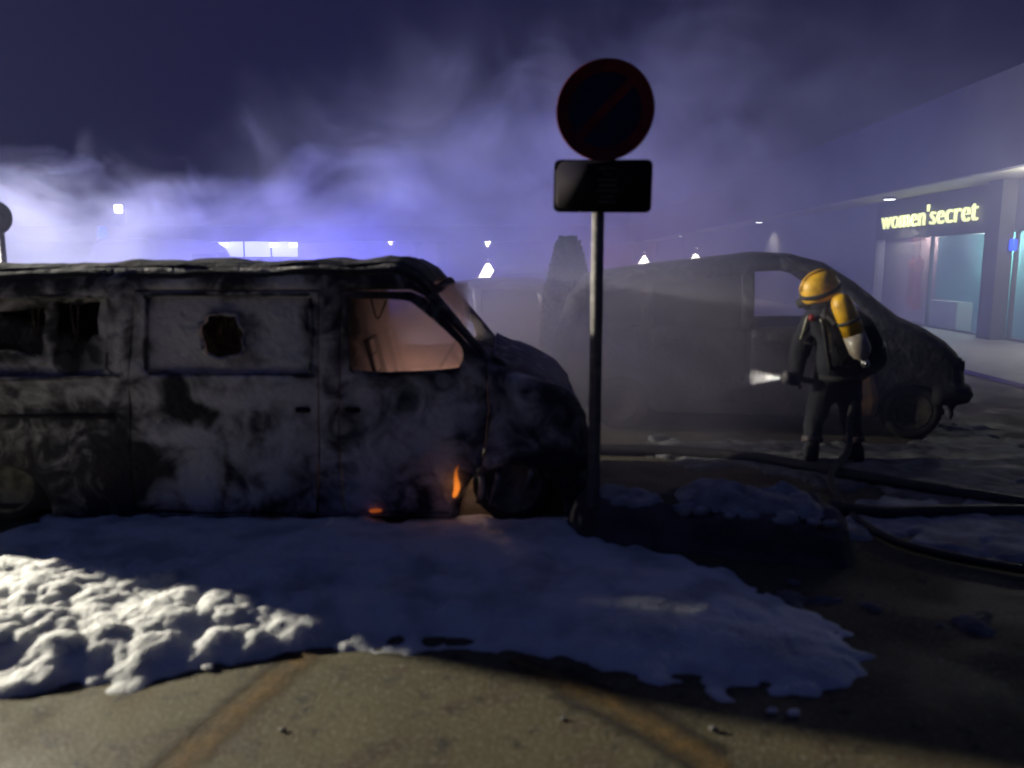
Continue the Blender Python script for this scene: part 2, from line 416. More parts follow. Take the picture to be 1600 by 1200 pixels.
def foam(name, poly, base, lumps, res, seed, z0=0.0, edge=0.08, rag=0.10, label=None, cat=None, lumpfn=None, m='foam'):
    poly = [(p[0], p[1]) for p in poly]
    xs = [p[0] for p in poly]; ys = [p[1] for p in poly]
    gx = np.arange(min(xs)-0.1, max(xs)+0.1, res); gy = np.arange(min(ys)-0.1, max(ys)+0.1, res)
    X, Y = np.meshgrid(gx, gy, indexing='ij')
    D = smooth_poly_dist(X, Y, poly)
    D = D + rag*(vnoise(X, Y, 5, seed)-0.5)*2 + rag*0.5*(vnoise(X, Y, 13, seed+1)-0.5)*2
    amp = lumpfn(X, Y) if lumpfn else np.ones(X.shape)
    hh = np.zeros(X.shape); rng = np.random.RandomState(seed+5)
    area = (max(xs)-min(xs))*(max(ys)-min(ys))
    for (rmin, rmax, dens, k) in ((0.10, 0.18, 12, 0.7), (0.05, 0.10, 90, 1.0), (0.022, 0.045, 420, 0.8), (0.012, 0.02, 700, 0.4)):
        L = np.zeros(X.shape)
        for _ in range(int(area*dens)):
            cx, cy2 = rng.uniform(min(xs), max(xs)), rng.uniform(min(ys), max(ys)); r = rng.uniform(rmin, rmax)
            i0, i1 = np.searchsorted(gx, (cx-r, cx+r)); j0, j1 = np.searchsorted(gy, (cy2-r, cy2+r))
            if i1 <= i0 or j1 <= j0: continue
            q = r*r - (X[i0:i1, j0:j1]-cx)**2 - (Y[i0:i1, j0:j1]-cy2)**2
            L[i0:i1, j0:j1] = np.maximum(L[i0:i1, j0:j1], np.sqrt(np.maximum(q, 0)))
        hh += L*k
    pt_ = np.clip(D/edge, 0, 1); prof = pt_*(2-pt_)
    broad = 0.6 + 0.8*vnoise(X, Y, 1.3, seed+2)
    Z = prof*(base*broad + lumps*amp*hh) + 0.006*np.minimum(prof*3, 1)
    ok = D > 0
    idx = -np.ones(X.shape, int); need = ok.copy()
    need[:-1] |= ok[1:]; need[1:] |= ok[:-1]; need[:, :-1] |= ok[:, 1:]; need[:, 1:] |= ok[:, :-1]
    idx[need] = np.arange(need.sum())
    Z = np.where(ok, Z, -0.005)
    verts = np.stack([X[need], Y[need], Z[need]+z0], 1)
    a, b2, c, d = idx[:-1, :-1], idx[1:, :-1], idx[1:, 1:], idx[:-1, 1:]
    good = (a >= 0) & (b2 >= 0) & (c >= 0) & (d >= 0)
    faces = np.stack([a[good], b2[good], c[good], d[good]], 1)
    o = pydata(name, verts.tolist(), faces.tolist(), m, smooth=True)
    tag(o, label, cat, kind='stuff'); return o
fp = [G(*p) for p in [(-260, 1110), (0, 1085), (100, 1078), (220, 1066), (320, 1040), (450, 1026), (560, 1018), (700, 1006), (850, 1020), (1000, 1055), (1140, 1075), (1275, 1085), (1400, 1030), (1290, 975), (1150, 905), (1030, 858), (930, 838)]]
fp += [Vector((0.4, 5.35, 0)), Vector((-3.2, 5.35, 0)), G(-120, 880), Vector((-4.2, 4.7, 0))]
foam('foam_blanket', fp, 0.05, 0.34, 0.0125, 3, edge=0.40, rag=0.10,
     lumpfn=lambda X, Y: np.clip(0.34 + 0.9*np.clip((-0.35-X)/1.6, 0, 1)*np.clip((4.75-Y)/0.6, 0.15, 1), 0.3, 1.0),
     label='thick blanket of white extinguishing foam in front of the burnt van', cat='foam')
foam('foam_scatter', [G(*p) for p in [(1150, 900), (1260, 930), (1330, 925), (1420, 955), (1540, 965), (1545, 985), (1420, 975), (1330, 950), (1230, 950)]], 0.012, 0.14, 0.02, 11, edge=0.06, rag=0.09,
     m='foam_dim', label='thin broken strip of foam beyond the point of the foam blanket', cat='foam')
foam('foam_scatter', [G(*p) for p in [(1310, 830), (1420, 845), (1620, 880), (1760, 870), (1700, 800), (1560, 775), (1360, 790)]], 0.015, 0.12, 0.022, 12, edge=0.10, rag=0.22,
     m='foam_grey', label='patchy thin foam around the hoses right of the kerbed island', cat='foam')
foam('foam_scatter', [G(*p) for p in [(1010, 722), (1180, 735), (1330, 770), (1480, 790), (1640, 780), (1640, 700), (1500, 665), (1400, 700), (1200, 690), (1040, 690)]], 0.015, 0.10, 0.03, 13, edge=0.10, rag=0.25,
     m='foam_dim', label='thin foam on the ground round the firefighter and the second van', cat='foam')

# ------------------------------------------------------------------ van in front (burnt out)
VY, VW = 5.25, 1.80                         # near side plane and width
VC = VY + VW/2
def V(u, v):
    p = P(u, v, VY); return (p.x, p.z)
def vp(l): return [V(*p) for p in l]
van = thing('burnt_van', (V(300, 800)[0], VC, 0), 'burnt-out panel van with missing glass and ash-streaked side behind the foam', 'van')
roof_path = vp([(-296, 470), (-270, 432), (-150, 428), (0, 425), (110, 421), (300, 421), (420, 419), (480, 415), (540, 419), (590, 413), (622, 414), (650, 430), (668, 448)])
screen_path = vp([(668, 448), (768, 566)])
bonnet_path = vp([(768, 566), (800, 584), (850, 598), (890, 616), (912, 648)])
nose_path = vp([(912, 648), (919, 690), (917, 760), (905, 800)])
rear_path = vp([(-300, 815), (-304, 700), (-302, 580), (-296, 470)])
full = rear_path + roof_path[1:] + screen_path[1:] + bonnet_path[1:] + nose_path[1:]
sh = Shell(full, VW, 0.09, lambda z: 0.10*max(0, (z-0.95)/0.85)**1.3)
SILL = V(300, 806)[1]
def wa(u, v, r):                             # wheel arch, px centre -> points from right to left
    x, z = V(u, v); return arc(x, SILL+0.0, r, 0, 180, 12)
front_arch = wa(800, 790, 0.36); rear_arch = wa(2, 800, 0.36)
outline = full + [(nose_path[-1][0], SILL)] + front_arch + [(V(300, 800)[0], SILL)] + rear_arch
fd = vp([(533, 456), (640, 456), (664, 466), (758, 568), (762, 640), (757, 690)]) + [(front_arch[9][0]+0.04, front_arch[7][1]+.02)] + [(p[0]-0.02, p[1]) for p in front_arch[9:13]] + vp([(700, 800), (541, 800), (532, 700)])
fdw = vp([(541, 467), (560, 465), (628, 467), (655, 480), (719, 536), (726, 560), (716, 577), (620, 583), (547, 578)])
sd = vp([(206, 456), (495, 456), (497, 700), (496, 798), (300, 800), (214, 796), (204, 600)])
sdw = vp([(224, 466), (236, 461), (470, 461), (482, 468), (484, 578), (474, 586), (236, 586), (226, 576)])
rw = vp([(-240, 466), (155, 464), (166, 474), (166, 575), (156, 588), (-240, 588)])
def grow(poly, d):
    cx = sum(p[0] for p in poly)/len(poly); cz = sum(p[1] for p in poly)/len(poly); out = []
    for x, z in poly:
        l = math.hypot(x-cx, z-cz); out.append((x+(x-cx)/l*d, z+(z-cz)/l*d))
    return out
BLOBS = [  # (u, v, ru, rv, amount): where pale ash covers the burnt paint
 (265, 505, 50, 55, .9), (350, 530, 120, 60, .35), (440, 500, 32, 75, .85), (345, 472, 120, 12, .55), (255, 572, 60, 14, .65), (330, 560, 60, 20, .4), (395, 480, 40, 18, .5), (400, 575, 80, 10, .4),
 (395, 612, 95, 22, .60), (460, 660, 40, 80, .55), (305, 728, 36, 55, .90), (285, 690, 55, 12, .75), (250, 640, 28, 40, .35), (375, 700, 40, 30, .40), (430, 730, 60, 40, .45), (400, 775, 90, 22, .50), (270, 770, 50, 25, .55), (330, 620, 25, 18, .55), (365, 650, 30, 30, .45),
 (560, 610, 24, 50, .60), (620, 600, 60, 14, .25), (640, 645, 60, 40, .42), (600, 705, 75, 45, .58), (690, 660, 50, 60, .42), (565, 765, 34, 45, .55), (650, 770, 40, 35, .42), (690, 730, 20, 70, .45), (740, 610, 20, 50, .35), (715, 560, 12, 20, -.6), (655, 775, 18, 26, -.5),
 (800, 640, 45, 45, .38), (870, 655, 40, 30, .30), (830, 600, 50, 15, .30), (775, 760, 16, 60, .45), (780, 720, 30, 20, .3),
 (90, 605, 100, 28, .38), (150, 520, 20, 70, .45), (180, 545, 9, 110, .55), (20, 468, 170, 9, .40), (60, 690, 110, 30, .20), (-120, 600, 120, 40, .3), (10, 580, 80, 12, .35), (64, 520, 5, 60, .5),
 (500, 620, 10, 170, .22), (518, 600, 8, 170, .15), (345, 452, 160, 8, .2), (200, 745, 50, 45, -.6), (310, 640, 26, 14, -.6), (285, 618, 18, 30, -.5), (345, 735, 5, 60, -.5), (343, 525, 40, 42, -.4)]
def ash(co):
    u, v = pix((co.x, co.y + VC, co.z)) if False else pix((co.x, VY, co.z))
    if co.y + 0 > 0.3: return 0.05
    n1 = fbm(co, 2.3, 4); n2 = fbm(co, 2.3, 9); u += 22*n1; v += 22*n2
    a = 0.10
    for (bu, bv, ru, rv, am) in BLOBS:
        q = ((u-bu)/ru)**2 + ((v-bv)/rv)**2
        if q < 5: a += am*math.exp(-q)
    return max(-0.4, min(1.05, a))
def vpart(name, bm, m='burnt', parent=None, thick=0.02, label=None, ashf=ash):
    for v in bm.verts: v.co.y += 0
    o = link(name, bm, m)
    attr_ash(o, ashf)
    o.data.transform(Matrix.Translation((0, VC, 0)))
    par(o, parent or van)
    if thick: solid(o, thick)
    if label: o['label'] = label
    return o
vpart('body_side', sh.side(outline, [grow(fd, 0.014), grow(sd, 0.014), rw], -1, 0.075, 0.012, seed=1))
far_hole_doors = [fdw]
vpart('body_side', sh.side(outline, far_hole_doors, 1, 0.2, 0.01, seed=2), ashf=lambda c: 0.0)
fdo = vpart('front_door', sh.side(fd, [fdw], -1, 0.055, 0.035, 0.004, seed=3), label='front door with open window and pale ash streaks')
sdo = vpart('sliding_door', sh.side(sd, [sdw], -1, 0.055, 0.035, 0.006, seed=4), label='sliding door with ash patches and a buckled skin')
def ragged(poly, amp, n=4, seed=1):
    out = []
    for a, b in zip(poly, poly[1:]+poly[:1]):
        for k in range(n):
            x, z = a[0]+(b[0]-a[0])*k/n, a[1]+(b[1]-a[1])*k/n
            out.append((x+amp*fbm((x, z, 0), 9, seed), z+amp*fbm((x, z, 0), 9, seed+3)))
    return out
hole = ragged(vp([(312, 540), (310, 512), (320, 496), (345, 490), (366, 495), (378, 515), (381, 545), (376, 558), (345, 562), (318, 556)]), 0.022, 3)
wpan = vpart('window_panel', sh.side(grow(sdw, 0.02), [hole], -1, 0.05, 0.03, -0.045, seed=5), parent=sdo, label='ash-white warped window panel with a burnt hole')
rim = bmesh.new(); tube(rim, spline([(x, -(VW/2)+0.035 + 0.02*math.sin(i*1.7), z) for i, (x, z) in enumerate(hole + hole[:1])], 3), 0.014, 6)
vpart('hole_edge', rim, parent=sdo, thick=0, ashf=lambda c: 0.55)
def frame(poly, y, rad, name, parent, am=0.5):
    bm = bmesh.new(); l = spline([(x, y + sh.inset(x, z), z) for x, z in poly + poly[:1]], 3); tube(bm, l, rad, 6)
    return vpart(name, bm, parent=parent, thick=0, ashf=lambda c: am*(0.6+0.5*fbm(c, 4, 3)))
frame(sdw, -VW/2-0.006, 0.014, 'window_frame', sdo, 0.5)
frame(fdw, -VW/2-0.004, 0.012, 'window_frame', fdo, 0.12)
frame(rw, -VW/2-0.004, 0.014, 'window_frame', van, 0.45)
inner = vpart('window_panel', sh.side(grow(rw, 0.02), [ragged(vp([(-180, 484), (20, 486), (56, 480), (60, 500), (58, 556), (-60, 548), (-180, 560)]), 0.02), ragged(vp([(76, 476), (148, 474), (146, 528), (128, 540), (120, 562), (100, 548), (78, 556)]), 0.03, 4, 5)], -1, 0.06, 0.02, -0.05, seed=6), label='charred inner panel behind the rear window opening')
for (z0, u0, u1) in ((650, -280, 182),):
    bm = bmesh.new(); a = V(u0, z0); b2 = V(u1, z0+2); box(bm, (a[0], -VW/2-0.018, a[1]-0.02), (b2[0], -VW/2+0.02, a[1]+0.02), 0.006)
    vpart('door_rail', bm, 'soot', thick=0, ashf=lambda c: 0)
bm = bmesh.new(); a = V(226, 590); b2 = V(484, 594); box(bm, (a[0], -VW/2-0.012, a[1]-0.006), (b2[0], -VW/2+0.01, a[1]+0.006), 0.003)
vpart('crease', bm, 'soot', sdo, 0)
for (u, v, pr) in ((552, 640, fdo), (474, 640, sdo)):
    bm = bmesh.new(); x, z = V(u, v); box(bm, (x-0.05, -VW/2-0.03, z-0.018), (x+0.05, -VW/2+0.01, z+0.018), 0.008)
    vpart('handle', bm, 'soot', pr, 0)
# roof, bonnet, nose, rear, floor, bulkhead
vpart('roof', sh.strip(resample(roof_path, 0.06), 15, 0.035, 0.035, 3), ashf=lambda c: 0.0, thick=0.03)
g = bmesh.new(); gp = resample(roof_path[1:], 0.12); tube(g, [(x, -(VW/2 - 0.155) - 0.05, z - 0.05 + 0.018*fbm((x, 0, 0), 4, 2)) for x, z in gp], 0.032, 8)
vpart('rain_gutter', g, 'soot', thick=0)
g = bmesh.new(); ex, ez = V(655, 436); tube(g, [(ex-0.12, -0.66, ez-0.02), (ex+0.02, -0.67, ez-0.03), (ex+0.12, -0.67, ez-0.085)], [0.03, 0.028, 0.02], 8)
tube(g, [(ex+0.10, -0.66, ez-0.07), (ex+0.13, 0, ez-0.03), (ex+0.10, 0.66, ez-0.07)], 0.03, 8)
vpart('roof_lip', g, 'soot', thick=0)
vpart('bonnet', sh.strip(resample(bonnet_path, 0.05), 13, -0.03, 0.07, 8), thick=0.02, ashf=lambda c: 0.1)
vpart('nose', sh.strip(resample(nose_path, 0.06), 13, 0.0, 0.02, 5), thick=0.02, ashf=lambda c: 0.0)
vpart('tail', sh.strip(resample(rear_path, 0.1), 9, 0.0, 0.02, 6), thick=0.02, ashf=lambda c: 0.0)
x0, x1 = V(-290, 800)[0], V(900, 800)[0]
bm = bmesh.new(); box(bm, (x0, -VW/2+0.06, SILL+0.03), (V(700, 800)[0], VW/2-0.06, SILL+0.07)); vpart('floor', bm, 'soot', thick=0)
bm = bmesh.new(); bx = V(775, 600)[0]; box(bm, (bx, -VW/2+0.08, SILL+0.1), (bx+0.03, VW/2-0.08, V(770, 575)[1]), 0.01)
box(bm, (bx-0.28, -VW/2+0.1, V(770, 600)[1]), (bx, VW/2-0.1, V(770, 582)[1]), 0.03); vpart('dashboard', bm, 'char', thick=0)
for yy in (-0.45, 0.42):                     # seat skeletons
    bm = bmesh.new(); sx = V(610, 600)[0]
    tube(bm, [(sx-0.06, yy-0.2, 0.62), (sx-0.2, yy-0.18, 1.22), (sx-0.2, yy+0.18, 1.22), (sx-0.06, yy+0.2, 0.62)], 0.022, 6)
    for k in range(4): tube(bm, [(sx-0.09-0.03*k, yy-0.19, 0.72+0.13*k), (sx-0.09-0.03*k, yy+0.19, 0.72+0.13*k)], 0.009, 5)
    box(bm, (sx-0.08, yy-0.22, 0.5), (sx+0.35, yy+0.22, 0.6), 0.03); vpart('seat', bm, 'char', thick=0)
bm = bmesh.new(); cx, cz = V(706, 590); cpt = Vector((cx-0.12, 0.45, 1.02))
ringp = [cpt + Vector((0.1*math.sin(2*math.pi*k/20), 0.19*math.cos(2*math.pi*k/20), 0.16*math.sin(2*math.pi*k/20))) for k in range(21)]
tube(bm, ringp, 0.012, 6, False); tube(bm, [ringp[2], cpt, ringp[8]], 0.01, 6); tube(bm, [cpt, cpt + Vector((0.25, 0, -0.25))], 0.02, 6)
vpart('steering_wheel', bm, 'char', thick=0)
bm = bmesh.new(); hx, hz = V(917, 665); box(bm, (hx-0.05, -0.80, hz-0.09), (hx+0.005, -0.52, hz+0.07), 0.02); vpart('headlight', bm, 'char', thick=0)
bm = bmesh.new(); box(bm, (hx-0.05, 0.52, hz-0.09), (hx+0.005, 0.80, hz+0.07), 0.02); vpart('headlight', bm, 'char', thick=0)
bm = bmesh.new(); box(bm, (hx-0.04, -0.5, hz-0.08), (hx+0.0, 0.5, hz+0.05), 0.015); vpart('grille', bm, 'soot', thick=0)
bm = bmesh.new(); bxp = V(905, 760); tube(bm, spline([(bxp[0]-0.25, -0.88, 0.42), (bxp[0]+0.02, -0.83, 0.42), (bxp[0]+0.09, -0.4, 0.42), (bxp[0]+0.1, 0, 0.42), (bxp[0]+0.09, 0.4, 0.42), (bxp[0]+0.02, 0.83, 0.42)], 4), 0.07, 8)
vpart('bumper', bm, 'soot', thick=0)
def wheel(parent, x, y, z, r, rimr, wd, side=-1, rot=0.0, rimmat='rim_ash', tyremat='soot', base=None):
    """wheel with axis along y, outer face towards side; base = placing matrix"""
    mt = (base or Matrix()) @ Matrix.Translation((x, y, z)) @ Matrix.Rotation(R(90)*(1 if side < 0 else -1), 4, 'X')
    t = bmesh.new(); lathe(t, [(rimr*0.98, -wd/2), (r*0.93, -wd/2), (r, -wd*0.3), (r, wd*0.3), (r*0.93, wd/2), (rimr, wd/2), (rimr*0.96, wd*0.2), (rimr*0.96, -wd/2+0.01)], 28, mt)
    to = link('tyre', t, tyremat, parent)
    q = bmesh.new(); lathe(q, [(rimr*1.02, wd*0.46), (rimr*1.0, wd*0.5), (rimr*0.86, wd*0.46), (rimr*0.8, wd*0.2), (rimr*0.5, wd*0.30), (rimr*0.25, wd*0.38), (0.001, wd*0.38)], 28, mt)
    for k in range(5):
        a = 2*math.pi*k/5; lathe(q, [(0.012, wd*0.3), (0.012, wd*0.41), (0.001, wd*0.42)], 6, mt @ Matrix.Translation((rimr*0.38*math.cos(a), rimr*0.38*math.sin(a), 0)))
    link('rim', q, rimmat, parent)
    return to
for (u, lab) in ((800, 'front'), (2, 'rear')):
    for y, s in ((VY+0.14, -1), (VY+VW-0.14, 1)):
        we = bpy.data.objects.new('wheel', None); col.objects.link(we); we.location = (V(u, 790)[0], y, 0.26); par(we, van)
        o1 = wheel(None, V(u, 790)[0], y, 0.26, 0.27, 0.205, 0.17, s)
        for o in (o1, bpy.data.objects[o1.name.replace('tyre', 'rim')]):
            o.parent = we; o.matrix_parent_inverse = Matrix.Translation(-Vector((V(u, 790)[0], y, 0.26)))
# hanging strips of melted wheel-arch liner
for (u0, v0, u1, v1) in ((775, 705, 765, 792), (830, 690, 820, 770), (742, 712, 748, 790)):
    bm = bmesh.new(); a, b2 = V(u0, v0), V(u1, v1); mid = ((a[0]+b2[0])/2+0.03, (a[1]+b2[1])/2)
    tube(bm, spline([(a[0], -VW/2+0.06, a[1]), (mid[0], -VW/2+0.03, mid[1]), (b2[0], -VW/2+0.05, b2[1])], 6), [0.022]*13, 7, flat=0.5)
    vpart('liner_strip', bm, thick=0, ashf=lambda c: 0.35)

for (u0, v0, du, dv, yy, u1) in ((30, 470, 8, 60, 0.12, 44), (110, 468, -6, 70, 0.10, 96), (338, 492, 5, 40, 0.14, 352), (575, 466, 10, 34, 0.10, 600), (352, 490, -4, 30, 0.2, 372)):
    bm = bmesh.new(); a, b2, c2 = V(u0, v0), V(u0+du, v0+dv), V(u1, v0+4)
    tube(bm, spline([(a[0], -VW/2+yy, a[1]), (b2[0], -VW/2+yy+0.02, b2[1]), (c2[0], -VW/2+yy, c2[1])], 6), 0.006, 5); vpart('wire', bm, 'char', thick=0)
# small flame and embers still burning
def flame(u0, v0, v1, wpx, Y, label):
    a, t = P(u0, v0, Y), P(u0+8, v1, Y); h = t.z-a.z; rr = wpx/F*Y
    bm = bmesh.new(); pr = [(0.3, 0), (0.85, 0.10), (1.0, 0.25), (0.9, 0.42), (0.62, 0.62), (0.34, 0.82), (0.02, 1.0)]
    tube(bm, [a.lerp(t, q) + Vector((0.012*math.sin(q*6), 0, 0)) for _, q in pr], [p*rr for p, _ in pr], 12)
    return tag(link('flame', bm, 'flame'), label, 'flame')
lamp('flame_light', 'POINT', P(709, 760, VY-0.10), 0.10, (1.0, 0.42, 0.10), 0.03)
flame(709, 777, 726, 5.0, VY-0.03, 'small orange flame licking up behind the front door beside the wheel arch')
for (u, v, r, lab) in ((586, 798, 0.022, 'glowing orange ember under the front door of the burnt van'), (333, 815, 0.014, 'faint ember on the ground below the sliding door')):
    p = P(u, v, VY-0.03); bm = bmesh.new(); bmesh.ops.create_icosphere(bm, subdivisions=2, radius=r)
    for q in bm.verts: q.co = Vector((q.co.x*1.9, q.co.y, q.co.z*0.55))*(1+0.4*fbm(q.co, 40, 2)) + p
    tag(link('ember', bm, 'ember'), lab, 'ember')
# unseen glowing heap and lamp added in the cab to light its smoke
p0 = Vector((V(640, 700)[0], VC+0.1, SILL+0.10)); bm = bmesh.new(); bmesh.ops.create_icosphere(bm, subdivisions=3, radius=0.12)
for q in bm.verts: q.co = Vector((q.co.x*1.5, q.co.y*1.3, q.co.z*0.35))*(1+0.3*fbm(q.co, 18, 2)) + p0
tag(link('cab_glow_heap', bm, 'ember'), 'unseen glowing heap added on the cab floor to light the cab smoke', 'added light')
lamp('cab_smoke_lamp', 'POINT', p0 + Vector((0.02, 0.1, 0.42)), 62, (1.0, 0.60, 0.46), 0.12)

# ------------------------------------------------------------------ kerbed island, sign post
ISL = [Vector((0.36, 5.15, 0)), Vector((0.62, 4.86, 0)), Vector((1.90, 4.42, 0)), Vector((2.02, 4.62, 0)), Vector((2.0, 5.2, 0)), Vector((1.2, 5.35, 0))]
isl = thing('kerb_island', (1.2, 5.0, 0), 'low dark kerbed island with foam on top at the foot of the sign post', 'kerb')
def island():
    cen = sum(ISL, Vector())/len(ISL); ol = []
    n = len(ISL)
    for i in range(n):
        a, b2, c = ISL[i-1], ISL[i], ISL[(i+1) % n]
        p = b2.lerp(a, 0.13); q = b2.lerp(c, 0.13)
        ol += [p.lerp(b2, 0.0), (p+2*b2+q)/4, q]
    fine = []
    for p, q in zip(ol, ol[1:]+ol[:1]):
        m_ = max(1, int((q-p).length/0.05)); fine += [p.lerp(q, k/m_) for k in range(m_)]
    ol2 = ol; ol = fine
    bm = bmesh.new(); rings = []
    for off, z in ((-0.05, -0.02), (-0.015, 0.05), (0.0, 0.12), (0.012, 0.18), (0.035, 0.225), (0.07, 0.245), (0.13, 0.24), (0.16, 0.225)):
        rings.append([])
        for p in ol:
            q = p + (cen-p).normalized()*off; nn = (p-cen).normalized()
            j = 0.045*fbm((p.x, p.y, z*2), 3.5, 1) + 0.02*fbm((p.x, p.y, z), 14, 4)
            rings[-1].append(bm.verts.new((q.x + nn.x*j, q.y + nn.y*j, z*(1 + 0.30*fbm(p, 2.6, 2) + 0.10*fbm(p, 11, 3)))))
    for i in range(len(rings)-1):
        for k in range(len(ol)): bm.faces.new((rings[i][k], rings[i][(k+1) % len(ol)], rings[i+1][(k+1) % len(ol)], rings[i+1][k]))
    link('kerb', bm, 'concrete_dark', isl); ol = ol2
    bm = bmesh.new(); bm.faces.new([bm.verts.new((p + (cen-p).normalized()*0.135).to_tuple()[:2] + (0.215,)) for p in ol]); link('island_fill', bm, 'char', isl)
    return cen
cen = island()
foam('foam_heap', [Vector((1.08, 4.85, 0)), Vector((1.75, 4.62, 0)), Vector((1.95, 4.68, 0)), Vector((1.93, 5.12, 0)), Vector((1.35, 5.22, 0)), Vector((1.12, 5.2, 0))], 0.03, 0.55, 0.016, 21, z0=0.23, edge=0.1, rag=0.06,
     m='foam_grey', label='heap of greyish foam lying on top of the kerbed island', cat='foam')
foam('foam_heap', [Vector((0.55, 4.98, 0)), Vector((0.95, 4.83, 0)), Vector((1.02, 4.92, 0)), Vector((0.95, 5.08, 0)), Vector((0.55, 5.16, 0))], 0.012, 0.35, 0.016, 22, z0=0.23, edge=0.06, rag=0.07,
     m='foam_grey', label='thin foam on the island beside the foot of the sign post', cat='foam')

SY = 4.95
sign = thing('parking_sign', (P(927, 800, SY).x, SY, 0), 'round red and dark blue no-parking sign with dark plate below on a grey post', 'road sign')
pb = P(927, 800, SY); 
bm = bmesh.new(); px = pb.x
box(bm, (px-0.037, SY-0.022, 0.2), (px+0.037, SY+0.022, P(940, 130, SY).z), 0.008); link('post', bm, 'post_metal', sign)
dc = P(945, 172, SY-0.045); DR = 0.284
tw = Matrix.Translation(dc) @ Matrix.Rotation(R(-14), 4, 'Z') @ Matrix.Rotation(R(90), 4, 'X')
bm = bmesh.new(); lathe(bm, [(0.01, -0.012), (DR-0.02, -0.012), (DR, -0.02), (DR+0.006, -0.012), (DR+0.006, 0.008), (DR, 0.012), (DR-0.006, 0.004), (0.01, 0.004)], 56, tw)
disc = link('sign_disc', bm, 'sign_red', sign)
bm = bmesh.new(); a = R(45); hw = 0.03; rr = DR-0.072
for s in (1, -1):                             # two blue half-moons either side of the red bar
    pts = []; a0 = math.asin(hw/rr)
    for k in range(25):
        th = a0 + (math.pi-2*a0)*k/24; x, y = rr*math.cos(th), rr*math.sin(th)*1
        x, y = x, y*s
        pts.append(tw @ Vector((x*math.cos(a)-y*math.sin(a), x*math.sin(a)+y*math.cos(a), 0.0065)))
    bm.faces.new([bm.verts.new(p) for p in (pts if s > 0 else pts[::-1])])
link('blue_field', bm, 'sign_blue', disc, smooth=False)
pc = P(941.5, 291, SY-0.04); tp = Matrix.Translation(pc) @ Matrix.Rotation(R(-8), 4, 'Z') @ Matrix.Rotation(R(0.8), 4, 'Y')
def rrect(hw, hh, r, n=5):
    out = []
    for cx, cz, a0 in ((hw-r, hh-r, 0), (-hw+r, hh-r, 90), (-hw+r, -hh+r, 180), (hw-r, -hh+r, 270)): out += arc(cx, cz, r, a0, a0+90, n)
    return out
bm = bmesh.new(); l0 = rrect(0.291, 0.153, 0.035); rings = []
for s, y in ((0.97, 0.01), (1.0, 0.006), (1.0, -0.010), (0.975, -0.014), (0.965, -0.009)): rings.append([bm.verts.new(tp @ Vector((x*s, y, z*s))) for x, z in l0])
for i in range(4):
    for k in range(len(l0)): bm.faces.new((rings[i][k], rings[i][(k+1) % len(l0)], rings[i+1][(k+1) % len(l0)], rings[i+1][k]))
bm.faces.new(rings[0]); bm.faces.new(rings[-1][::-1]); plate = link('plate', bm, 'sign_plate', sign)
bm = bmesh.new()
for k in range(7):
    z = 0.10-0.032*k; wl = (0.055, 0.03, 0.06, 0.05, 0.065, 0.04, 0.05)[k]
    bm.faces.new([bm.verts.new(tp @ Vector((0.03+sx*wl, -0.0125, z+sz*0.007))) for sx, sz in ((-1, -1), (1, -1), (1, 1), (-1, 1))])
link('faded_print', bm, 'sign_mark', plate, smooth=False)
bm = bmesh.new()
for zz in (dc.z+0.14, dc.z-0.14, pc.z):
    bm = bmesh.new(); box(bm, (px-0.05+0.02, SY-0.032, zz-0.02), (px+0.05+0.02, SY-0.0225, zz+0.02), 0.004); link('bracket', bm, 'post_metal', sign)

# ------------------------------------------------------------------ generic car body in local space
def place(o, mt):
    o.data.transform(mt); return o
def car(name, label, cat, mt, path_parts, bottom, arches, windows, width, paint, r=0.12, tumble=None, glassmat=None, wheels=None, wheel_r=0.31, burnt_ash=None, screens=('screen',), tyre='rubber', rimm='rim_ash', maxlen=0.14, dent=0.0):
    """path_parts: list of (part name, [(x,z)...]) over the car from rear bottom to front bottom"""
    root = thing(name, mt.translation, label, cat)
    full = [path_parts[0][1][0]]
    for _, p in path_parts: full += p[1:]
    s = Shell(full, width, r, tumble or (lambda z: 0.12*max(0, (z-0.85)/0.7)**1.2))
    ol = list(full)
    for (cx, cr) in arches: ol += arc(cx, bottom, cr, 0, 180, 12)
    def fin(o, thick=0.02):
        attr_ash(o, burnt_ash or (lambda c: 0.0)); place(o, mt); par(o, root)
        if thick: solid(o, thick)
        return o
    for sg in (-1, 1):
        b = fin(link('body_side', s.side(ol, [wd for wd in windows], sg, maxlen, dent), paint))
        if glassmat:
            for wd in windows:
                gl = link('window', s.side(wd, None, sg, 0.5, 0, -0.02), glassmat); place(gl, mt); par(gl, root)
    for nm, p in path_parts:
        if nm in screens and not glassmat: continue
        fin(link(nm, s.strip(resample(p, 0.12), 9, 0.03 if nm in ('roof', 'bonnet') else 0.01, dent, 2), glassmat if nm in screens else paint))
    bm = bmesh.new(); xs = [p[0] for p in full]
    box(bm, (min(xs)+0.15, -width/2+0.12, bottom+0.02), (max(xs)-0.15, width/2-0.12, bottom+0.08)); fin(link('floor', bm, 'soot'), 0)
    for (cx, cr) in arches:
        for sg in (-1, 1):
            we = bpy.data.objects.new('wheel', None); col.objects.link(we)
            lp = Vector((cx, sg*(width/2-0.12), wheel_r)); wl = mt @ lp; we.location = wl; par(we, root)
            o1 = wheel(None, lp.x, lp.y, lp.z, wheel_r, wheel_r*0.66, 0.2, sg, rimmat=rimm, tyremat=tyre, base=mt)
            for o in (o1, bpy.data.objects[o1.name.replace('tyre', 'rim')]):
                o.parent = we; o.matrix_parent_inverse = Matrix.Translation(-wl)
    return root, s, fin

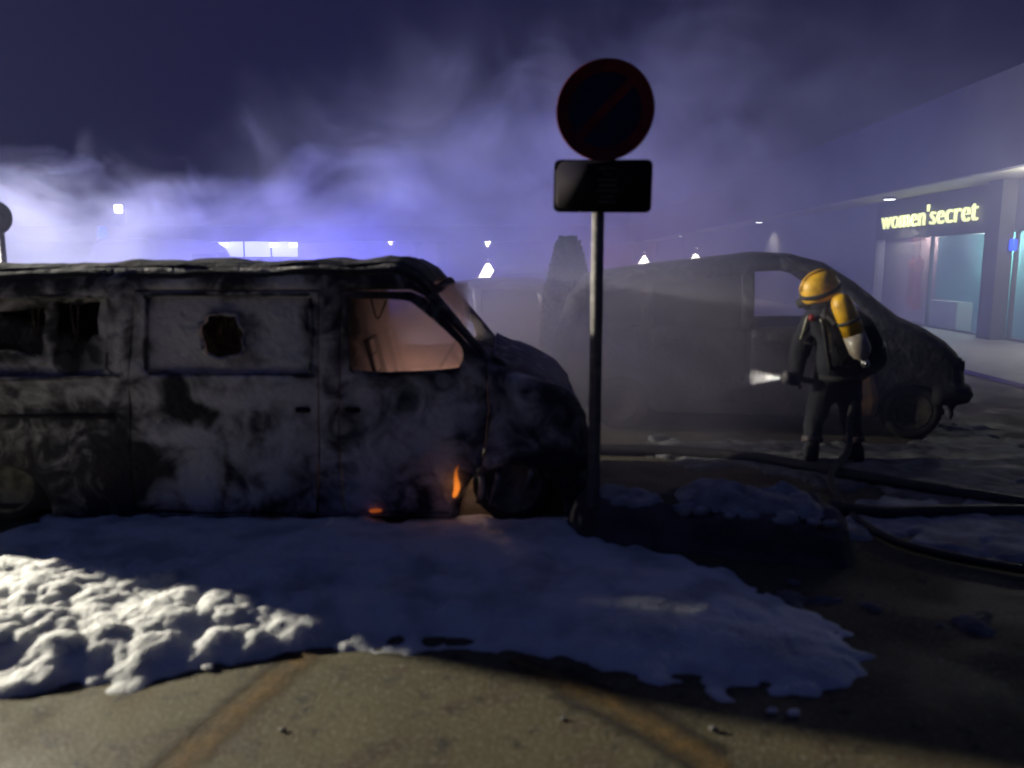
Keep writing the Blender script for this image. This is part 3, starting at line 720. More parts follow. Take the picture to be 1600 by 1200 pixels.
# second burnt vehicle: people carrier nosing right
A2 = R(-9)                                   # turned a little: tail further away
def on2(u, v, Y): return P(u, v, Y)
nose2 = P(1533, 650, 7.75); 
mt2 = Matrix.Translation((nose2.x - 2.05, 8.95, 0)) @ Matrix.Rotation(A2, 4, 'Z')
# local: x from -2.05 (tail) to 2.05 (nose)
body2 = [('tail', [(-1.95, 0.30), (-2.03, 0.55), (-2.0, 1.0), (-1.87, 1.40), (-1.72, 1.59)]),
         ('roof', [(-1.72, 1.59), (-1.2, 1.68), (-0.5, 1.765), (0.1, 1.82), (0.45, 1.80), (0.72, 1.73)]),
         ('screen', [(0.72, 1.73), (1.0, 1.55), (1.28, 1.32), (1.42, 1.21)]),
         ('bonnet', [(1.42, 1.21), (1.66, 1.10), (1.86, 0.97), (1.97, 0.86)]),
         ('nose', [(1.97, 0.86), (2.03, 0.75), (2.06, 0.60), (2.05, 0.42), (1.98, 0.30)])]
wins2 = [[(0.02, 1.10), (0.02, 1.66), (0.42, 1.68), (0.62, 1.63), (0.93, 1.42), (1.12, 1.20), (1.05, 1.12)],
         [(-0.98, 1.10), (-0.98, 1.54), (-0.10, 1.63), (-0.10, 1.10)],
         [(-1.75, 1.14), (-1.64, 1.41), (-1.10, 1.51), (-1.10, 1.12)]]
van2, s2, fin2 = car('burnt_people_carrier', 'burnt-out people carrier with sloping bonnet, half hidden in smoke behind the firefighter', 'car', mt2, body2, 0.22, [(1.58, 0.34), (-1.30, 0.36)], wins2, 1.78, 'burnt_far',
     burnt_ash=lambda c: 0.10+0.35*fbm(c, 1.3, 5), wheel_r=0.29, tyre='soot', rimm='char', maxlen=0.10, dent=0.015)
for (poly, nm) in (([(0.0, 0.34), (0.0, 1.08), (1.02, 1.10), (1.22, 0.66), (1.22, 0.26)], 'front_door'), ([(-1.0, 0.34), (-1.0, 1.08), (-0.05, 1.08), (-0.05, 0.34)], 'rear_door')):
    d2 = fin2(link(nm, s2.side(poly, None, -1, 0.1, 0.03, 0.008, 3), 'burnt_far'), 0.016)
    bm = bmesh.new(); hx = poly[0][0]+0.12; box(bm, (hx, -0.93, 0.94), (hx+0.16, -0.88, 0.98), 0.008); hh = link('handle', bm, 'soot'); place(hh, mt2); hh.parent = d2
pt = fin2(link('rusty_panel', s2.side([(0.98, 0.24), (1.22, 0.24), (1.24, 0.42), (1.17, 0.66), (1.07, 0.66), (0.98, 0.48)], None, -1, 0.1, 0.01, 0.026, 4), 'rusty_panel'), 0.01); pt['label'] = 'brownish orange unburnt patch low on the front door'
bm = bmesh.new(); box(bm, (1.93, -0.83, 0.66), (2.05, -0.5, 0.82), 0.03); fin2(link('headlight', bm, 'char'), 0)
bm = bmesh.new(); tube(bm, spline([(1.75, -0.90, 0.46), (2.02, -0.84, 0.46), (2.12, -0.4, 0.46), (2.13, 0.4, 0.46), (2.02, 0.84, 0.46)], 4), 0.10, 8); fin2(link('bumper', bm, 'soot'), 0)
for yy in (-0.42, 0.42):
    for sx in (0.0, -0.95):
        bm = bmesh.new(); tube(bm, [(sx+0.05, yy-0.2, 0.6), (sx-0.15, yy-0.18, 1.25), (sx-0.15, yy+0.18, 1.25), (sx+0.05, yy+0.2, 0.6)], 0.03, 6)
        box(bm, (sx-0.13, yy-0.15, 0.75), (sx-0.06, yy+0.15, 1.15), 0.02); box(bm, (sx, yy-0.2, 0.5), (sx+0.4, yy+0.2, 0.6), 0.03); fin2(link('seat', bm, 'char'), 0)

for wd in wins2[1:]:
    for sg in (-1, 1): fin2(link('window', s2.side(wd, None, sg, 0.3, 0.02, -0.03), 'soot'), 0)
# grey hatchback and red car beyond, in the smoke
hp = [('tail', [(-1.9, 0.3), (-1.98, 0.6), (-1.92, 0.95), (-1.78, 1.18)]), ('rear_screen', [(-1.78, 1.18), (-1.5, 1.42)]), ('roof', [(-1.5, 1.42), (-0.9, 1.50), (-0.2, 1.50), (0.2, 1.44)]),
      ('screen', [(0.2, 1.44), (0.85, 1.02)]), ('bonnet', [(0.85, 1.02), (1.5, 0.90), (1.85, 0.75)]), ('nose', [(1.85, 0.75), (1.95, 0.5), (1.9, 0.28)])]
hw_ = [[(-0.25, 1.0), (-0.2, 1.40), (0.15, 1.37), (0.62, 1.04), (0.6, 1.0)], [(-1.15, 1.0), (-1.05, 1.38), (-0.33, 1.40), (-0.35, 1.0)]]
hx = P(765, 455, 11.5)
mh = Matrix.Translation((hx.x-0.3, 11.5, 0)) @ Matrix.Rotation(R(172), 4, 'Z')
hatch, sH, finH = car('grey_hatchback', 'grey hatchback with a red tail lamp, faint in the smoke behind the burnt van', 'car', mh, hp, 0.24, [(1.2, 0.34), (-1.2, 0.34)], hw_, 1.70, 'car_grey', glassmat='dark_glass', screens=('screen', 'rear_screen'), wheel_r=0.3)
bm = bmesh.new(); box(bm, (-1.97, 0.55, 0.75), (-1.84, 0.84, 1.12), 0.03); tl = finH(link('tail_lamp', bm, 'tail_red'), 0)
bm = bmesh.new(); box(bm, (-1.97, -0.84, 0.75), (-1.84, -0.55, 1.12), 0.03); finH(link('tail_lamp', bm, 'tail_red'), 0)
tlp = mh @ Vector((-2.15, 0.7, 0.95)); lamp('tail_light', 'POINT', tlp, 90, (1.0, 0.16, 0.10), 0.06)
rx = P(846, 430, 14.5); mr_ = Matrix.Translation((rx.x+0.05, 16.2, 0)) @ Matrix.Rotation(R(82), 4, 'Z')
rp = [(n, [(x*1.02, z*1.13) for x, z in p]) for n, p in hp]; rw_ = [[(x*1.02, z*1.13) for x, z in p] for p in hw_]
redc, sR, finR = car('red_car', 'dim red car seen from behind in the smoke beside the dark conifer', 'car', mr_, rp, 0.26, [(1.2, 0.34), (-1.2, 0.34)], rw_, 1.75, 'car_red', glassmat='dark_glass', screens=('screen', 'rear_screen'), wheel_r=0.31)
for y in (-0.72, 0.72):
    bm = bmesh.new(); box(bm, (-2.02, y-0.1, 0.9), (-1.88, y+0.1, 1.3), 0.03); finR(link('tail_lamp', bm, 'tail_red'), 0)

# emergency van far left with beacon and mast lamp
ep = [('tail', [(-2.6, 0.4), (-2.65, 1.2), (-2.55, 2.15)]), ('roof', [(-2.55, 2.15), (-2.45, 2.26), (0, 2.30), (1.0, 2.26), (1.25, 2.18)]), ('screen', [(1.25, 2.18), (1.95, 1.35)]), ('bonnet', [(1.95, 1.35), (2.4, 1.15), (2.6, 0.9)]), ('nose', [(2.6, 0.9), (2.66, 0.6), (2.6, 0.35)])]
ew = [[(0.55, 1.3), (0.6, 2.0), (1.15, 2.02), (1.6, 1.45), (1.6, 1.3)], [(-0.9, 1.35), (-0.9, 1.95), (0.35, 1.98), (0.35, 1.35)]]
ex0 = P(130, 372, 18.0)
me_ = Matrix.Translation((ex0.x+1.0, 20.6, 0)) @ Matrix.Rotation(R(86), 4, 'Z')
emv, sE, finE = car('emergency_van', 'pale emergency van with blue beacon, washed out by lit smoke behind the burnt van', 'van', me_, ep, 0.35, [(1.7, 0.42), (-1.6, 0.42)], ew, 1.95, 'van_pale', glassmat='dark_glass', wheel_r=0.36)
bl = P(152, 350, 18.6)
bm = bmesh.new(); lathe(bm, [(0.10, 0), (0.11, 0.03), (0.10, 0.2), (0.07, 0.27), (0.01, 0.29)], 16, Matrix.Translation((bl.x, 18.8, 2.28))); link('beacon', bm, 'lamp_blue', emv)
lp = P(173, 325, 18.6); bm = bmesh.new(); tube(bm, [(lp.x+0.1, 19.1, 2.2), (lp.x+0.1, 19.1, lp.z)], 0.025, 8); mst = link('lamp_mast', bm, 'post_metal', emv)
bm = bmesh.new(); box(bm, (lp.x-0.08, 18.9, lp.z-0.09), (lp.x+0.09, 19.0, lp.z+0.10), 0.02); link('work_lamp', bm, 'lamp_far', mst)

# second round sign at the left edge, seen from behind
bs = P(-6, 340, 7.7)
sg2 = thing('road_sign', (bs.x, 7.7, 0), 'dark round sign at the far left edge above the burnt van', 'road sign')
bm = bmesh.new(); lathe(bm, [(0.01, -0.01), (0.145, -0.01), (0.155, 0), (0.145, 0.01), (0.01, 0.01)], 40, Matrix.Translation(bs) @ Matrix.Rotation(R(90), 4, 'X')); link('sign_disc', bm, 'soot', sg2)
bm = bmesh.new(); tube(bm, [(bs.x, 7.75, 0), (bs.x, 7.75, bs.z+0.1)], 0.03, 10); link('post', bm, 'post_metal', sg2)

# clipped conifer between the vans
cb = P(890, 470, 9.6); ct = P(882, 376, 9.6)
con = thing('conifer', (cb.x, 9.6, 0), 'dark clipped tapering conifer in the smoke just left of the sign post', 'tree')
def conifer():
    rng = random.Random(4); bm = bmesh.new(); top = ct.z
    def rad(z):
        t = z/top; return (0.36 - 0.06*t)*(1 - max(0, (t-0.45)/0.55)**1.6*0.62) if t < 0.985 else 0.09
    for i in range(9000):
        z = 0.12 + (top-0.1)*rng.random()**0.85; a = rng.uniform(0, 2*math.pi); r = rad(z)*(0.72+0.28*rng.random())*(1+0.05*math.sin(a*5+z*4))
        lean = 0.05*max(0, z/top-0.4)
        c = Vector((cb.x - lean + r*math.cos(a), 9.6 + r*math.sin(a), z)); s = 0.035+0.03*rng.random()
        d = Vector((math.cos(a)*0.6, math.sin(a)*0.6, 0.9)).normalized(); t1 = d.cross(Vector((rng.random()-.5, rng.random()-.5, rng.random()-.5))).normalized()
        bm.faces.new([bm.verts.new(c + d*s), bm.verts.new(c + t1*s*0.5), bm.verts.new(c - t1*s*0.5)])
    core = bmesh.new()
    lathe(core, [(rad(z)*0.8, z) for z in np.linspace(0.12, top-0.05, 14)], 14, Matrix.Translation((cb.x-0.01, 9.6, 0))); join(bm, core)
    link('crown', bm, 'conifer', con, smooth=False)
    bm = bmesh.new(); tube(bm, [(cb.x, 9.6, 0), (cb.x, 9.6, 0.6)], [0.07, 0.05], 10); link('trunk', bm, 'bark', con)
conifer()

# ------------------------------------------------------------------ mall: right wing along the view, far wing across
K = 0.027
def W(u, v, a):
    d = ray(u, v); t = a/(d.x - K*d.y); return Vector((d.x*t, d.y*t, H + d.z*t))
AW = 10.4; AF = 9.05
def wx(a, Y): return a + K*Y
mall = thing('shopping_mall', (wx(AW, 40), 40, 0), 'long low shopping mall wing with lit canopy and shop fronts on the right', 'building')
def quadprism(bm, a0, a1, Y0, Y1, z0, z1):
    t = [bm.verts.new((wx(a, Y), Y, z)) for z in (z0, z1) for (a, Y) in ((a0, Y0), (a1, Y0), (a1, Y1), (a0, Y1))]
    for f in ((0, 3, 2, 1), (4, 5, 6, 7), (0, 1, 5, 4), (1, 2, 6, 5), (2, 3, 7, 6), (3, 0, 4, 7)): bm.faces.new([t[i] for i in f])
def mpart(name, m, *boxes, parent=None, label=None):
    bm = bmesh.new()
    for b in boxes: quadprism(bm, *b)
    o = link(name, bm, m, parent or mall, smooth=False)
    if label: o['label'] = label
    return o
Yend = 78.0
def Yat(u, a=AW): return W(u, 410, a).y
yl, ym, yc0, yc1 = Yat(1366), Yat(1452), Yat(1559), Yat(1582)   # window edges (far to near)
ynear = 9.5
SOF = 3.52
mpart('wall', 'mall_wall', (AW, AW+0.3, yl, Yend, 0, SOF))
mpart('sign_band', 'mall_dark', (AW-0.02, AW+0.25, ynear, yl-0.003, 2.42, SOF-0.003))
mpart('roof_edge', 'fascia', (AF, AF+0.12, ynear, Yend, SOF+0.02, 5.4), (AF+0.12, AF+9, ynear, Yend, 5.2, 5.35))
for k in range(9):
    y0 = ynear + 7.6*k
    mpart('soffit_panel', 'soffit', (AF+0.125, AW+0.3, y0, y0+7.56, SOF+0.005+0.003*(k % 2), SOF+0.06))
mpart('end_wall', 'mall_wall', (AW, AW+9, ynear-0.3, ynear, 0, 5.2)); mpart('back_wall', 'shop_wall', (AW+3.2, AW+3.4, ynear, yl+2, 0, SOF))
mpart('partition', 'shop_wall', (AW+0.3, AW+3.2, yl+2.0, yl+2.15, 0, SOF))
mpart('shop_floor', 'paving', (AW+0.0, AW+3.2, ynear, yl+0.3, 0.004, 0.02)); mpart('shop_ceiling', 'soffit', (AW+0.3, AW+3.2, ynear, yl+0.3, 2.9, 2.95))
mpart('column', 'mall_dark', (AW-0.35, AW-0.02, yc1, yc0, 0, SOF-0.004), label='dark column standing in front of the shop window')
# window panes and mullions
for (y0, y1, nm) in ((ym+0.04, yl-0.04, 0), (yc0+0.03, ym-0.04, 1), (ynear+0.05, yc1-0.03, 2)):
    n = 1 if nm != 2 else 2
    for k in range(n):
        a0 = y0+(y1-y0)*k/n+0.02; a1 = y0+(y1-y0)*(k+1)/n-0.02
        mpart('window_pane', 'glass', (AW+0.05, AW+0.06, a0, a1, 0.12, 2.41))
for y in (ym, yl-0.02, yc0, yc1-0.02, (ynear+yc1)/2): mpart('mullion', 'mall_dark', (AW+0.0, AW+0.1, y-0.02, y+0.02, 0.021, 2.41))
mpart('bottom_rail', 'mall_dark', (AW+0.02, AW+0.08, ynear+0.01, yl-0.01, 0.021, 0.11))
# display: pink back panel with red garments, teal panel, green panel
mpart('display_panel', 'shop_pink', (AW+0.9, AW+0.95, ym+1.05, yl+1.7, 0.03, 2.6)); mpart('display_panel', 'shop_teal', (AW+0.7, AW+0.75, yc0-0.2, ym+1.0, 0.03, 2.6), label='large teal panel behind the shop glass')
mpart('display_panel', 'shop_green', (AW+1.4, AW+1.45, ynear+0.1, yc1+0.6, 0.03, 2.1), label='green panel behind the shop glass'); mpart('display_table', 'garment_pale', (AW+0.3, AW+0.8, ym-1.0, ym+0.8, 0.021, 0.75))
def garment(u, v0, v1, a, label, m='garment_red', wd=0.24):
    top = W(u, v0, a); bot = W(u, v1, a)
    if True:
        bm = bmesh.new(); rings = []; n = 14
        for t, ww in ((0, 0.10), (0.06, 0.45), (0.14, 1.0), (0.3, 0.78), (0.5, 0.70), (0.75, 0.85), (1, 1.0)):
            z = top.z + (bot.z-top.z)*t
            rings.append([bm.verts.new((top.x + 0.1*ww*math.sin(2*math.pi*k/n)*(1+0.2*math.cos(3*k)), top.y + wd*ww*math.cos(2*math.pi*k/n), z)) for k in range(n)])
        for i in range(len(rings)-1):
            for k in range(n): bm.faces.new((rings[i][k], rings[i][(k+1) % n], rings[i+1][(k+1) % n], rings[i+1][k]))
        bm.faces.new(rings[0]); bm.faces.new(rings[-1][::-1])
        tube(bm, [(top.x, top.y, 2.45), (top.x, top.y, top.z)], 0.008, 5)
    return tag(link('garment', bm, m), label, 'garment')
garment(1427, 402, 478, AW+0.5, 'dark red garment hanging in the shop window, left of the pair')
garment(1437, 398, 484, AW+0.45, 'dark red garment hanging in the shop window, right of the pair')
# illuminated letters
sgn = bpy.data.objects.new('shop_sign', None); col.objects.link(sgn)
sa, sb = W(1379, 357, AW-0.06), W(1528, 350, AW-0.06)
sgn.location = sa; tag(sgn, 'lit yellow-green lettering of the shop name above the window', 'shop sign')
cu = bpy.data.curves.new('t', 'FONT'); cu.body = "women'secret"; cu.size = 1.0; cu.extrude = 0.03; cu.offset = -0.008; cu.space_character = 1.06
tob = bpy.data.objects.new('t', cu); col.objects.link(tob); bpy.context.view_layer.update()
dg = bpy.context.evaluated_depsgraph_get(); tme = bpy.data.meshes.new_from_object(tob.evaluated_get(dg))
bpy.data.objects.remove(tob)
bm = bmesh.new(); bm.from_mesh(tme); xs = [v.co.x for v in bm.verts]; xh = [v.co.y for v in bm.verts]
Lx = max(xs)-min(xs); x0 = min(xs); LW = (sa-sb).length; sx = LW/Lx
d = (sb-sa); d.z = 0; d.normalize(); nrm = Vector((-1, K, 0)).normalized()
ZB = 2.72; HS = 0.74                           # baseline height and letter scale
islands = []; seen = set()
for v in bm.verts:
    if v in seen: continue
    st = [v]; seen.add(v); comp = []
    while st:
        q = st.pop(); comp.append(q)
        for e in q.link_edges:
            o = e.other_vert(q)
            if o not in seen: seen.add(o); st.append(o)
    islands.append(comp)
islands.sort(key=lambda c: min(q.co.x for q in c)); merged = []
for c in islands:
    a, b2 = min(q.co.x for q in c), max(q.co.x for q in c)
    if merged and a < merged[-1][1]-0.03 : merged[-1][0].extend(c); merged[-1][1] = max(b2, merged[-1][1])
    else: merged.append([list(c), b2])
for c, _ in merged:
    cs = set(c); t = bmesh.new(); mp = {q: t.verts.new(sa + d*((q.co.x-x0)*sx) + Vector((0, 0, ZB - sa.z + q.co.y*HS)) + nrm*(q.co.z+0.03)) for q in c}
    for f in bm.faces:
        if f.verts[0] in cs: t.faces.new([mp[q] for q in f.verts])
    link('letter', t, 'letter_glow', sgn, smooth=False)
bm.free()
# canopy down-lights and wall lamps
for i, (u, lab) in enumerate(((1381, 'canopy down-light above the first letters of the shop sign'), (1182, 'canopy down-light between the sign post and the shop sign'), (1063, 'small canopy down-light between the two wall lamps'), (985, 'faint farthest canopy down-light right of the sign post'))):
    p = W(u, 420-20, 9.7); Y = p.y
    t = thing('down_light', (wx(9.75, Y), Y, SOF), lab, 'lamp', 'canopy down-lights')
    bm = bmesh.new(); lathe(bm, [(0.02, 0), (0.16, 0), (0.18, -0.05), (0.15, -0.06)], 16, Matrix.Translation((wx(9.75, Y), Y, SOF))); link('housing', bm, 'mall_dark', t)
    bm = bmesh.new(); lathe(bm, [(0.145, 0.0), (0.145, -0.02), (0.01, -0.03)], 16, Matrix.Translation((wx(9.75, Y), Y, SOF-0.055))); link('lens', bm, 'lamp_far', t)
    lamp('down_lamp', 'SPOT', (wx(9.75, Y), Y, SOF-0.12), 260, (1.0, 0.93, 0.75), 0.08, (wx(9.75, Y), Y, 0), 130, 0.6)
lamp('down_lamp', 'POINT', (wx(9.75, 15.0), 15.0, SOF-0.4), 380, (1.0, 0.95, 0.80), 0.12)
def wall_lamp(p, nrm, lab, k=1.0):
    t = thing('wall_lamp', p, lab, 'lamp', 'up-and-down wall lamps on the mall')
    bm = bmesh.new(); lathe(bm, [(0.09, -0.2), (0.11, -0.18), (0.11, 0.18), (0.09, 0.2)], 14, Matrix.Translation(p)); link('housing', bm, 'mall_dark', t)
    bm = bmesh.new(); lathe(bm, [(0.085, -0.23), (0.085, -0.205)], 14, Matrix.Translation(p)); link('lens', bm, 'lamp_white', t)
    lamp('wall_lamp_down', 'SPOT', Vector(p)+Vector((0, 0, -0.26)), 900*k, (1, 0.93, 0.78), 0.05, Vector(p)+Vector((0, 0, -2)) - Vector(nrm)*0.10, 62, 0.4)
    lamp('wall_lamp_up', 'SPOT', Vector(p)+Vector((0, 0, 0.26)), 350*k, (1, 0.93, 0.78), 0.05, Vector(p)+Vector((0, 0, 2)) - Vector(nrm)*0.05, 34, 0.5)
wn = Vector((-1, K, 0))
for u, v, k, lab in ((1007, 390, 9.0, 'wall lamp just right of the sign post, throwing a white cone'), (1088, 382, 5.0, 'wall lamp midway to the people carrier roof, throwing a pale cone')):
    p = W(u, v, AW-1.0)
    mpart('pier', 'mall_wall', (AW-1.75, AW-0.004, p.y, p.y+0.5, 0.061, SOF-0.004))      # pier facing the car park
    wall_lamp(p + Vector((0, -0.2, 0)), (0, -1, 0), lab, k)
# shop lighting
lamp('shop_lamp', 'POINT', (wx(AW+0.35, (yc0+ym)/2-0.6), (yc0+ym)/2-0.6, 2.2), 260, (0.75, 1.0, 0.95), 0.3)
lamp('shop_lamp', 'POINT', (wx(AW+0.5, (ym+yl)/2), (ym+yl)/2, 2.7), 170, (1.0, 0.92, 0.85), 0.3)
lamp('shop_lamp', 'POINT', (wx(AW+0.8, 12.5), 12.5, 2.6), 120, (0.8, 1.0, 0.9), 0.3)
bbp = W(1583, 383, AW-0.1); bm = bmesh.new(); lathe(bm, [(0.05, -0.12), (0.075, -0.1), (0.075, 0.1), (0.03, 0.14)], 12, Matrix.Translation(bbp))  # glowing body standing in for a blue reflection on the shop glass
o = tag(link('blue_reflection', bm, 'lamp_blue'), 'small glowing shape for a blue reflection on the shop window at the right edge', 'lamp')
# paving under the canopy
bm = bmesh.new(); quadprism(bm, 6.9, AW, 4, Yend, 0, 0.06); o = link('pavement', bm, 'paving', None, smooth=False); tag(o, kind='structure')
# far wing
FY = Yend
far = thing('far_mall_wing', (-20, FY, 0), 'distant low mall wing with lit windows across the car park', 'building')
def fbx(name, m, a, b2, parent=None):
    bm = bmesh.new(); box(bm, a, b2); return link(name, bm, m, parent or far, smooth=False)
fbx('wall', 'mall_wall', (-70, FY, 0), (wx(AW, FY), FY+0.4, 3.9)); fbx('roof_edge', 'fascia', (-70, FY-1.2, 3.72), (wx(AF, FY), FY-0.01, 5.1))
u0, u1 = 296, 466
for i in range(4):
    a = P(u0+(u1-u0)*i/4+1.2, 377, FY-0.1); b2 = P(u0+(u1-u0)*(i+1)/4-1.2, 401, FY-0.1); fbx('window', 'window_lit', (a.x, FY-0.08, b2.z), (b2.x, FY-0.003, min(a.z, 3.71)))
for u in (272, 350, 428, 458):
    c = P(u, 381, FY-1.0); t = thing('far_lamp', (c.x, FY-1.0, 3.7), {272: 'small bright lamp left of the distant lit windows', 350: 'bright lamp at the second of the distant lit windows', 428: 'bright lamp towards the right of the distant lit windows', 458: 'bright lamp at the right end of the distant lit windows'}[u], 'lamp', 'lamps under the far canopy')
    bm = bmesh.new(); box(bm, (c.x-0.36, FY-1.15, c.z-0.3), (c.x+0.36, FY-0.9, c.z+0.12), 0.04); link('lens', bm, 'lamp_far', t)
    bm = bmesh.new(); box(bm, (c.x-0.42, FY-1.2, c.z+0.125), (c.x+0.42, FY-0.85, c.z+0.2), 0.03); link('housing', bm, 'mall_dark', t)
for u in (655, 690): a = P(u-7, 380, FY-0.4); b2 = P(u+7, 440, FY-0.4); fbx('pilaster', 'fascia', (a.x, FY-0.4, 0), (b2.x, FY-0.004, 3.7))
for u, v, k, lab in ((610, 400, 20, 'wall lamp glowing just above the burnt van roof'), (762, 402, 60, 'wall lamp glowing in the smoke between the burnt van and the conifer')):
    p = P(u, v, FY-0.25); wall_lamp(p, (0, -1, 0), lab, k)

# ------------------------------------------------------------------ firefighter
FFY = 6.9
def Q(u, v, dy=0.0):
    p = P(u, v, FFY); return Vector((p.x, FFY+dy, p.z))
ff = thing('person', Q(1297, 722), 'firefighter in dark turnout gear with yellow helmet and yellow air cylinder, aiming a hose nozzle', 'person'); ff.location.z = 0
def skin_mesh(name, nodes, edges, m, parent, root=0, lev=2):
    me = bpy.data.meshes.new(name); me.from_pydata([n[0] for n in nodes], edges, []); o = bpy.data.objects.new(name, me); col.objects.link(o)
    md = o.modifiers.new('skin', 'SKIN'); md.use_smooth_shade = True
    for i, n in enumerate(nodes):
        sv = me.skin_vertices[0].data[i]; r = n[1]; sv.radius = r if isinstance(r, tuple) else (r, r); sv.use_root = (i == root)
    s = o.modifiers.new('sub', 'SUBSURF'); s.levels = lev; s.render_levels = lev
    bpy.context.view_layer.update(); ev = bpy.data.meshes.new_from_object(o.evaluated_get(bpy.context.evaluated_depsgraph_get()))
    bpy.data.objects.remove(o); bpy.data.meshes.remove(me)
    ev.materials.append(M[m]); [setattr(p, 'use_smooth', True) for p in ev.polygons]
    r = bpy.data.objects.new(name, ev); col.objects.link(r); return par(r, parent)
nd, ed = [], []
def node(p, r, to=None):
    nd.append((p, r)); i = len(nd)-1
    if to is not None: ed.append((to, i))
    return i
pel = node(Q(1312, 596), 0.18); ab = node(Q(1310, 556, 0.0), 0.18, pel); ch = node(Q(1306, 515, 0.02), (0.215, 0.185), ab); nk = node(Q(1291, 478, 0.05), 0.075, ch)
hd1 = node(Q(1287, 464, 0.07), 0.088, nk); hd = node(Q(1283, 447, 0.07), 0.098, hd1); hd2 = node(Q(1284, 434, 0.05), 0.07, hd)
shl = node(Q(1272, 505, 0.08), 0.115, ch); ell = node(Q(1256, 556, 0.13), 0.088, shl); wrl = node(Q(1246, 588, 0.02), 0.052, ell); hal = node(Q(1241, 594, -0.02), (0.045, 0.032), wrl)
shr = node(Q(1346, 510, -0.02), 0.12, ch); elr = node(Q(1372, 560, -0.05), 0.095, shr); wrr = node(Q(1338, 596, 0.10), 0.052, elr); har = node(Q(1322, 604, 0.15), (0.045, 0.034), wrr)
hpl = node(Q(1288, 612), 0.125, pel); knl = node(Q(1274, 662, 0.05), 0.088, hpl); anl = node(Q(1266, 712, -0.02), 0.07, knl); ftl = node(Q(1262, 718, -0.04), 0.06, anl); tol = node(Q(1248, 720, 0.10), 0.048, ftl)
hpr = node(Q(1326, 612), 0.125, pel); knr = node(Q(1332, 662, 0.03), 0.088, hpr); anr = node(Q(1336, 712, -0.04), 0.07, knr); ftr = node(Q(1335, 718, -0.05), 0.06, anr); tor = node(Q(1324, 721, 0.12), 0.048, ftr)
NZ = Q(1237, 591, -0.01)
for (h, c, sgn_) in ((hal, Q(1236, 591, -0.01), 1), (har, Q(1316, 606, 0.17), -1)):     # five bent gloved fingers on each hand
    base = nd[h][0]
    for k in range(4):
        off = Vector((0.016*(k-1.5), 0, 0)); L_ = (0.9, 1.0, 0.95, 0.8)[k]
        a = node(base + off + Vector((-0.02, -0.03, 0.012))*L_, 0.014, h); b2 = node(base + off + Vector((-0.03, -0.055, -0.012))*L_, 0.012, a); node(base + off + Vector((-0.022, -0.045, -0.04))*L_, 0.010, b2)
    a = node(base + Vector((0.03*sgn_, -0.02, 0.02)), 0.015, h); node(base + Vector((0.02*sgn_, -0.05, 0.035)), 0.012, a)
bod = skin_mesh('body', nd, ed, 'turnout', ff)
for vv in bod.data.vertices:
    if vv.co.z < 1.42: vv.co += vv.normal*(0.014*fbm(vv.co, 9, 3) + 0.010*fbm((vv.co.x*2, vv.co.y*2, vv.co.z*7), 2.5, 6))
# helmet
hc = Q(1284, 449, 0.045); hm = Matrix.Translation(hc) @ Matrix.Rotation(R(-22), 4, 'Y') @ Matrix.Rotation(R(12), 4, 'X')
bm = bmesh.new(); lathe(bm, [(0.150, -0.085), (0.158, -0.06), (0.152, -0.02), (0.142, 0.04), (0.118, 0.092), (0.07, 0.128), (0.001, 0.14)], 28, hm @ Matrix.Diagonal((1.12, 0.95, 1.0, 1)))
helm = link('helmet', bm, 'helmet_yellow', ff)
bm = bmesh.new(); tube(bm, [hm @ Vector((0.168*math.cos(t), 0, 0.148*math.sin(t)-0.004)) for t in np.linspace(0.35, 2.9, 14)], 0.016, 8); link('comb', bm, 'helmet_yellow', helm)
bm = bmesh.new(); lathe(bm, [(0.146, -0.04), (0.160, -0.045), (0.160, -0.012), (0.150, -0.01)], 28, hm @ Matrix.Diagonal((1.13, 0.97, 1.0, 1))); link('helmet_band', bm, 'strap', helm)
bm = bmesh.new(); lathe(bm, [(0.135, -0.02), (0.17, -0.09), (0.165, -0.15), (0.15, -0.155)], 20, hm @ Matrix.Diagonal((0.85, 0.85, 1, 1))); link('neck_flap', bm, 'turnout', helm)
fm = hm @ Matrix.Translation((-0.125, 0.03, -0.085)) @ Matrix.Rotation(R(-90), 4, 'Y')
bm = bmesh.new(); lathe(bm, [(0.085, -0.05), (0.09, 0.0), (0.075, 0.035), (0.045, 0.05), (0.04, 0.085), (0.001, 0.09)], 18, fm); link('face_mask', bm, 'strap', ff)
# breathing apparatus
ca, cb2 = Q(1297, 462, -0.19), Q(1331, 556, -0.235)
apparatus = bpy.data.objects.new('breathing_apparatus', None); col.objects.link(apparatus); apparatus.location = ca; par(apparatus, ff)
def onff(o): 
    o.parent = apparatus; o.matrix_parent_inverse = Matrix.Translation(-Vector(ca)); return o
Lc = (cb2-ca).length; cm = aim(ca, cb2)
bm = bmesh.new(); lathe(bm, [(0.02, -0.02), (0.05, -0.01), (0.076, 0.025), (0.088, 0.07), (0.088, Lc*0.60)], 24, cm); onff(link('cylinder', bm, 'helmet_yellow'))
bm = bmesh.new(); lathe(bm, [(0.0885, Lc*0.60), (0.0885, Lc*0.86), (0.07, Lc*0.94), (0.04, Lc*0.985), (0.03, Lc*1.03)], 24, cm); onff(link('cylinder_base', bm, 'bottle_white'))
bm = bmesh.new(); lathe(bm, [(0.088, Lc*0.37), (0.095, Lc*0.375), (0.095, Lc*0.42), (0.088, Lc*0.425)], 24, cm); onff(link('cylinder_strap', bm, 'strap'))
bm = bmesh.new(); lathe(bm, [(0.03, Lc*1.0), (0.035, Lc*1.05), (0.03, Lc*1.12), (0.012, Lc*1.13)], 12, cm); tube(bm, [cm @ Vector((-0.05, 0, Lc*1.06)), cm @ Vector((0.06, 0, Lc*1.06))], 0.014, 8); onff(link('valve', bm, 'chrome'))
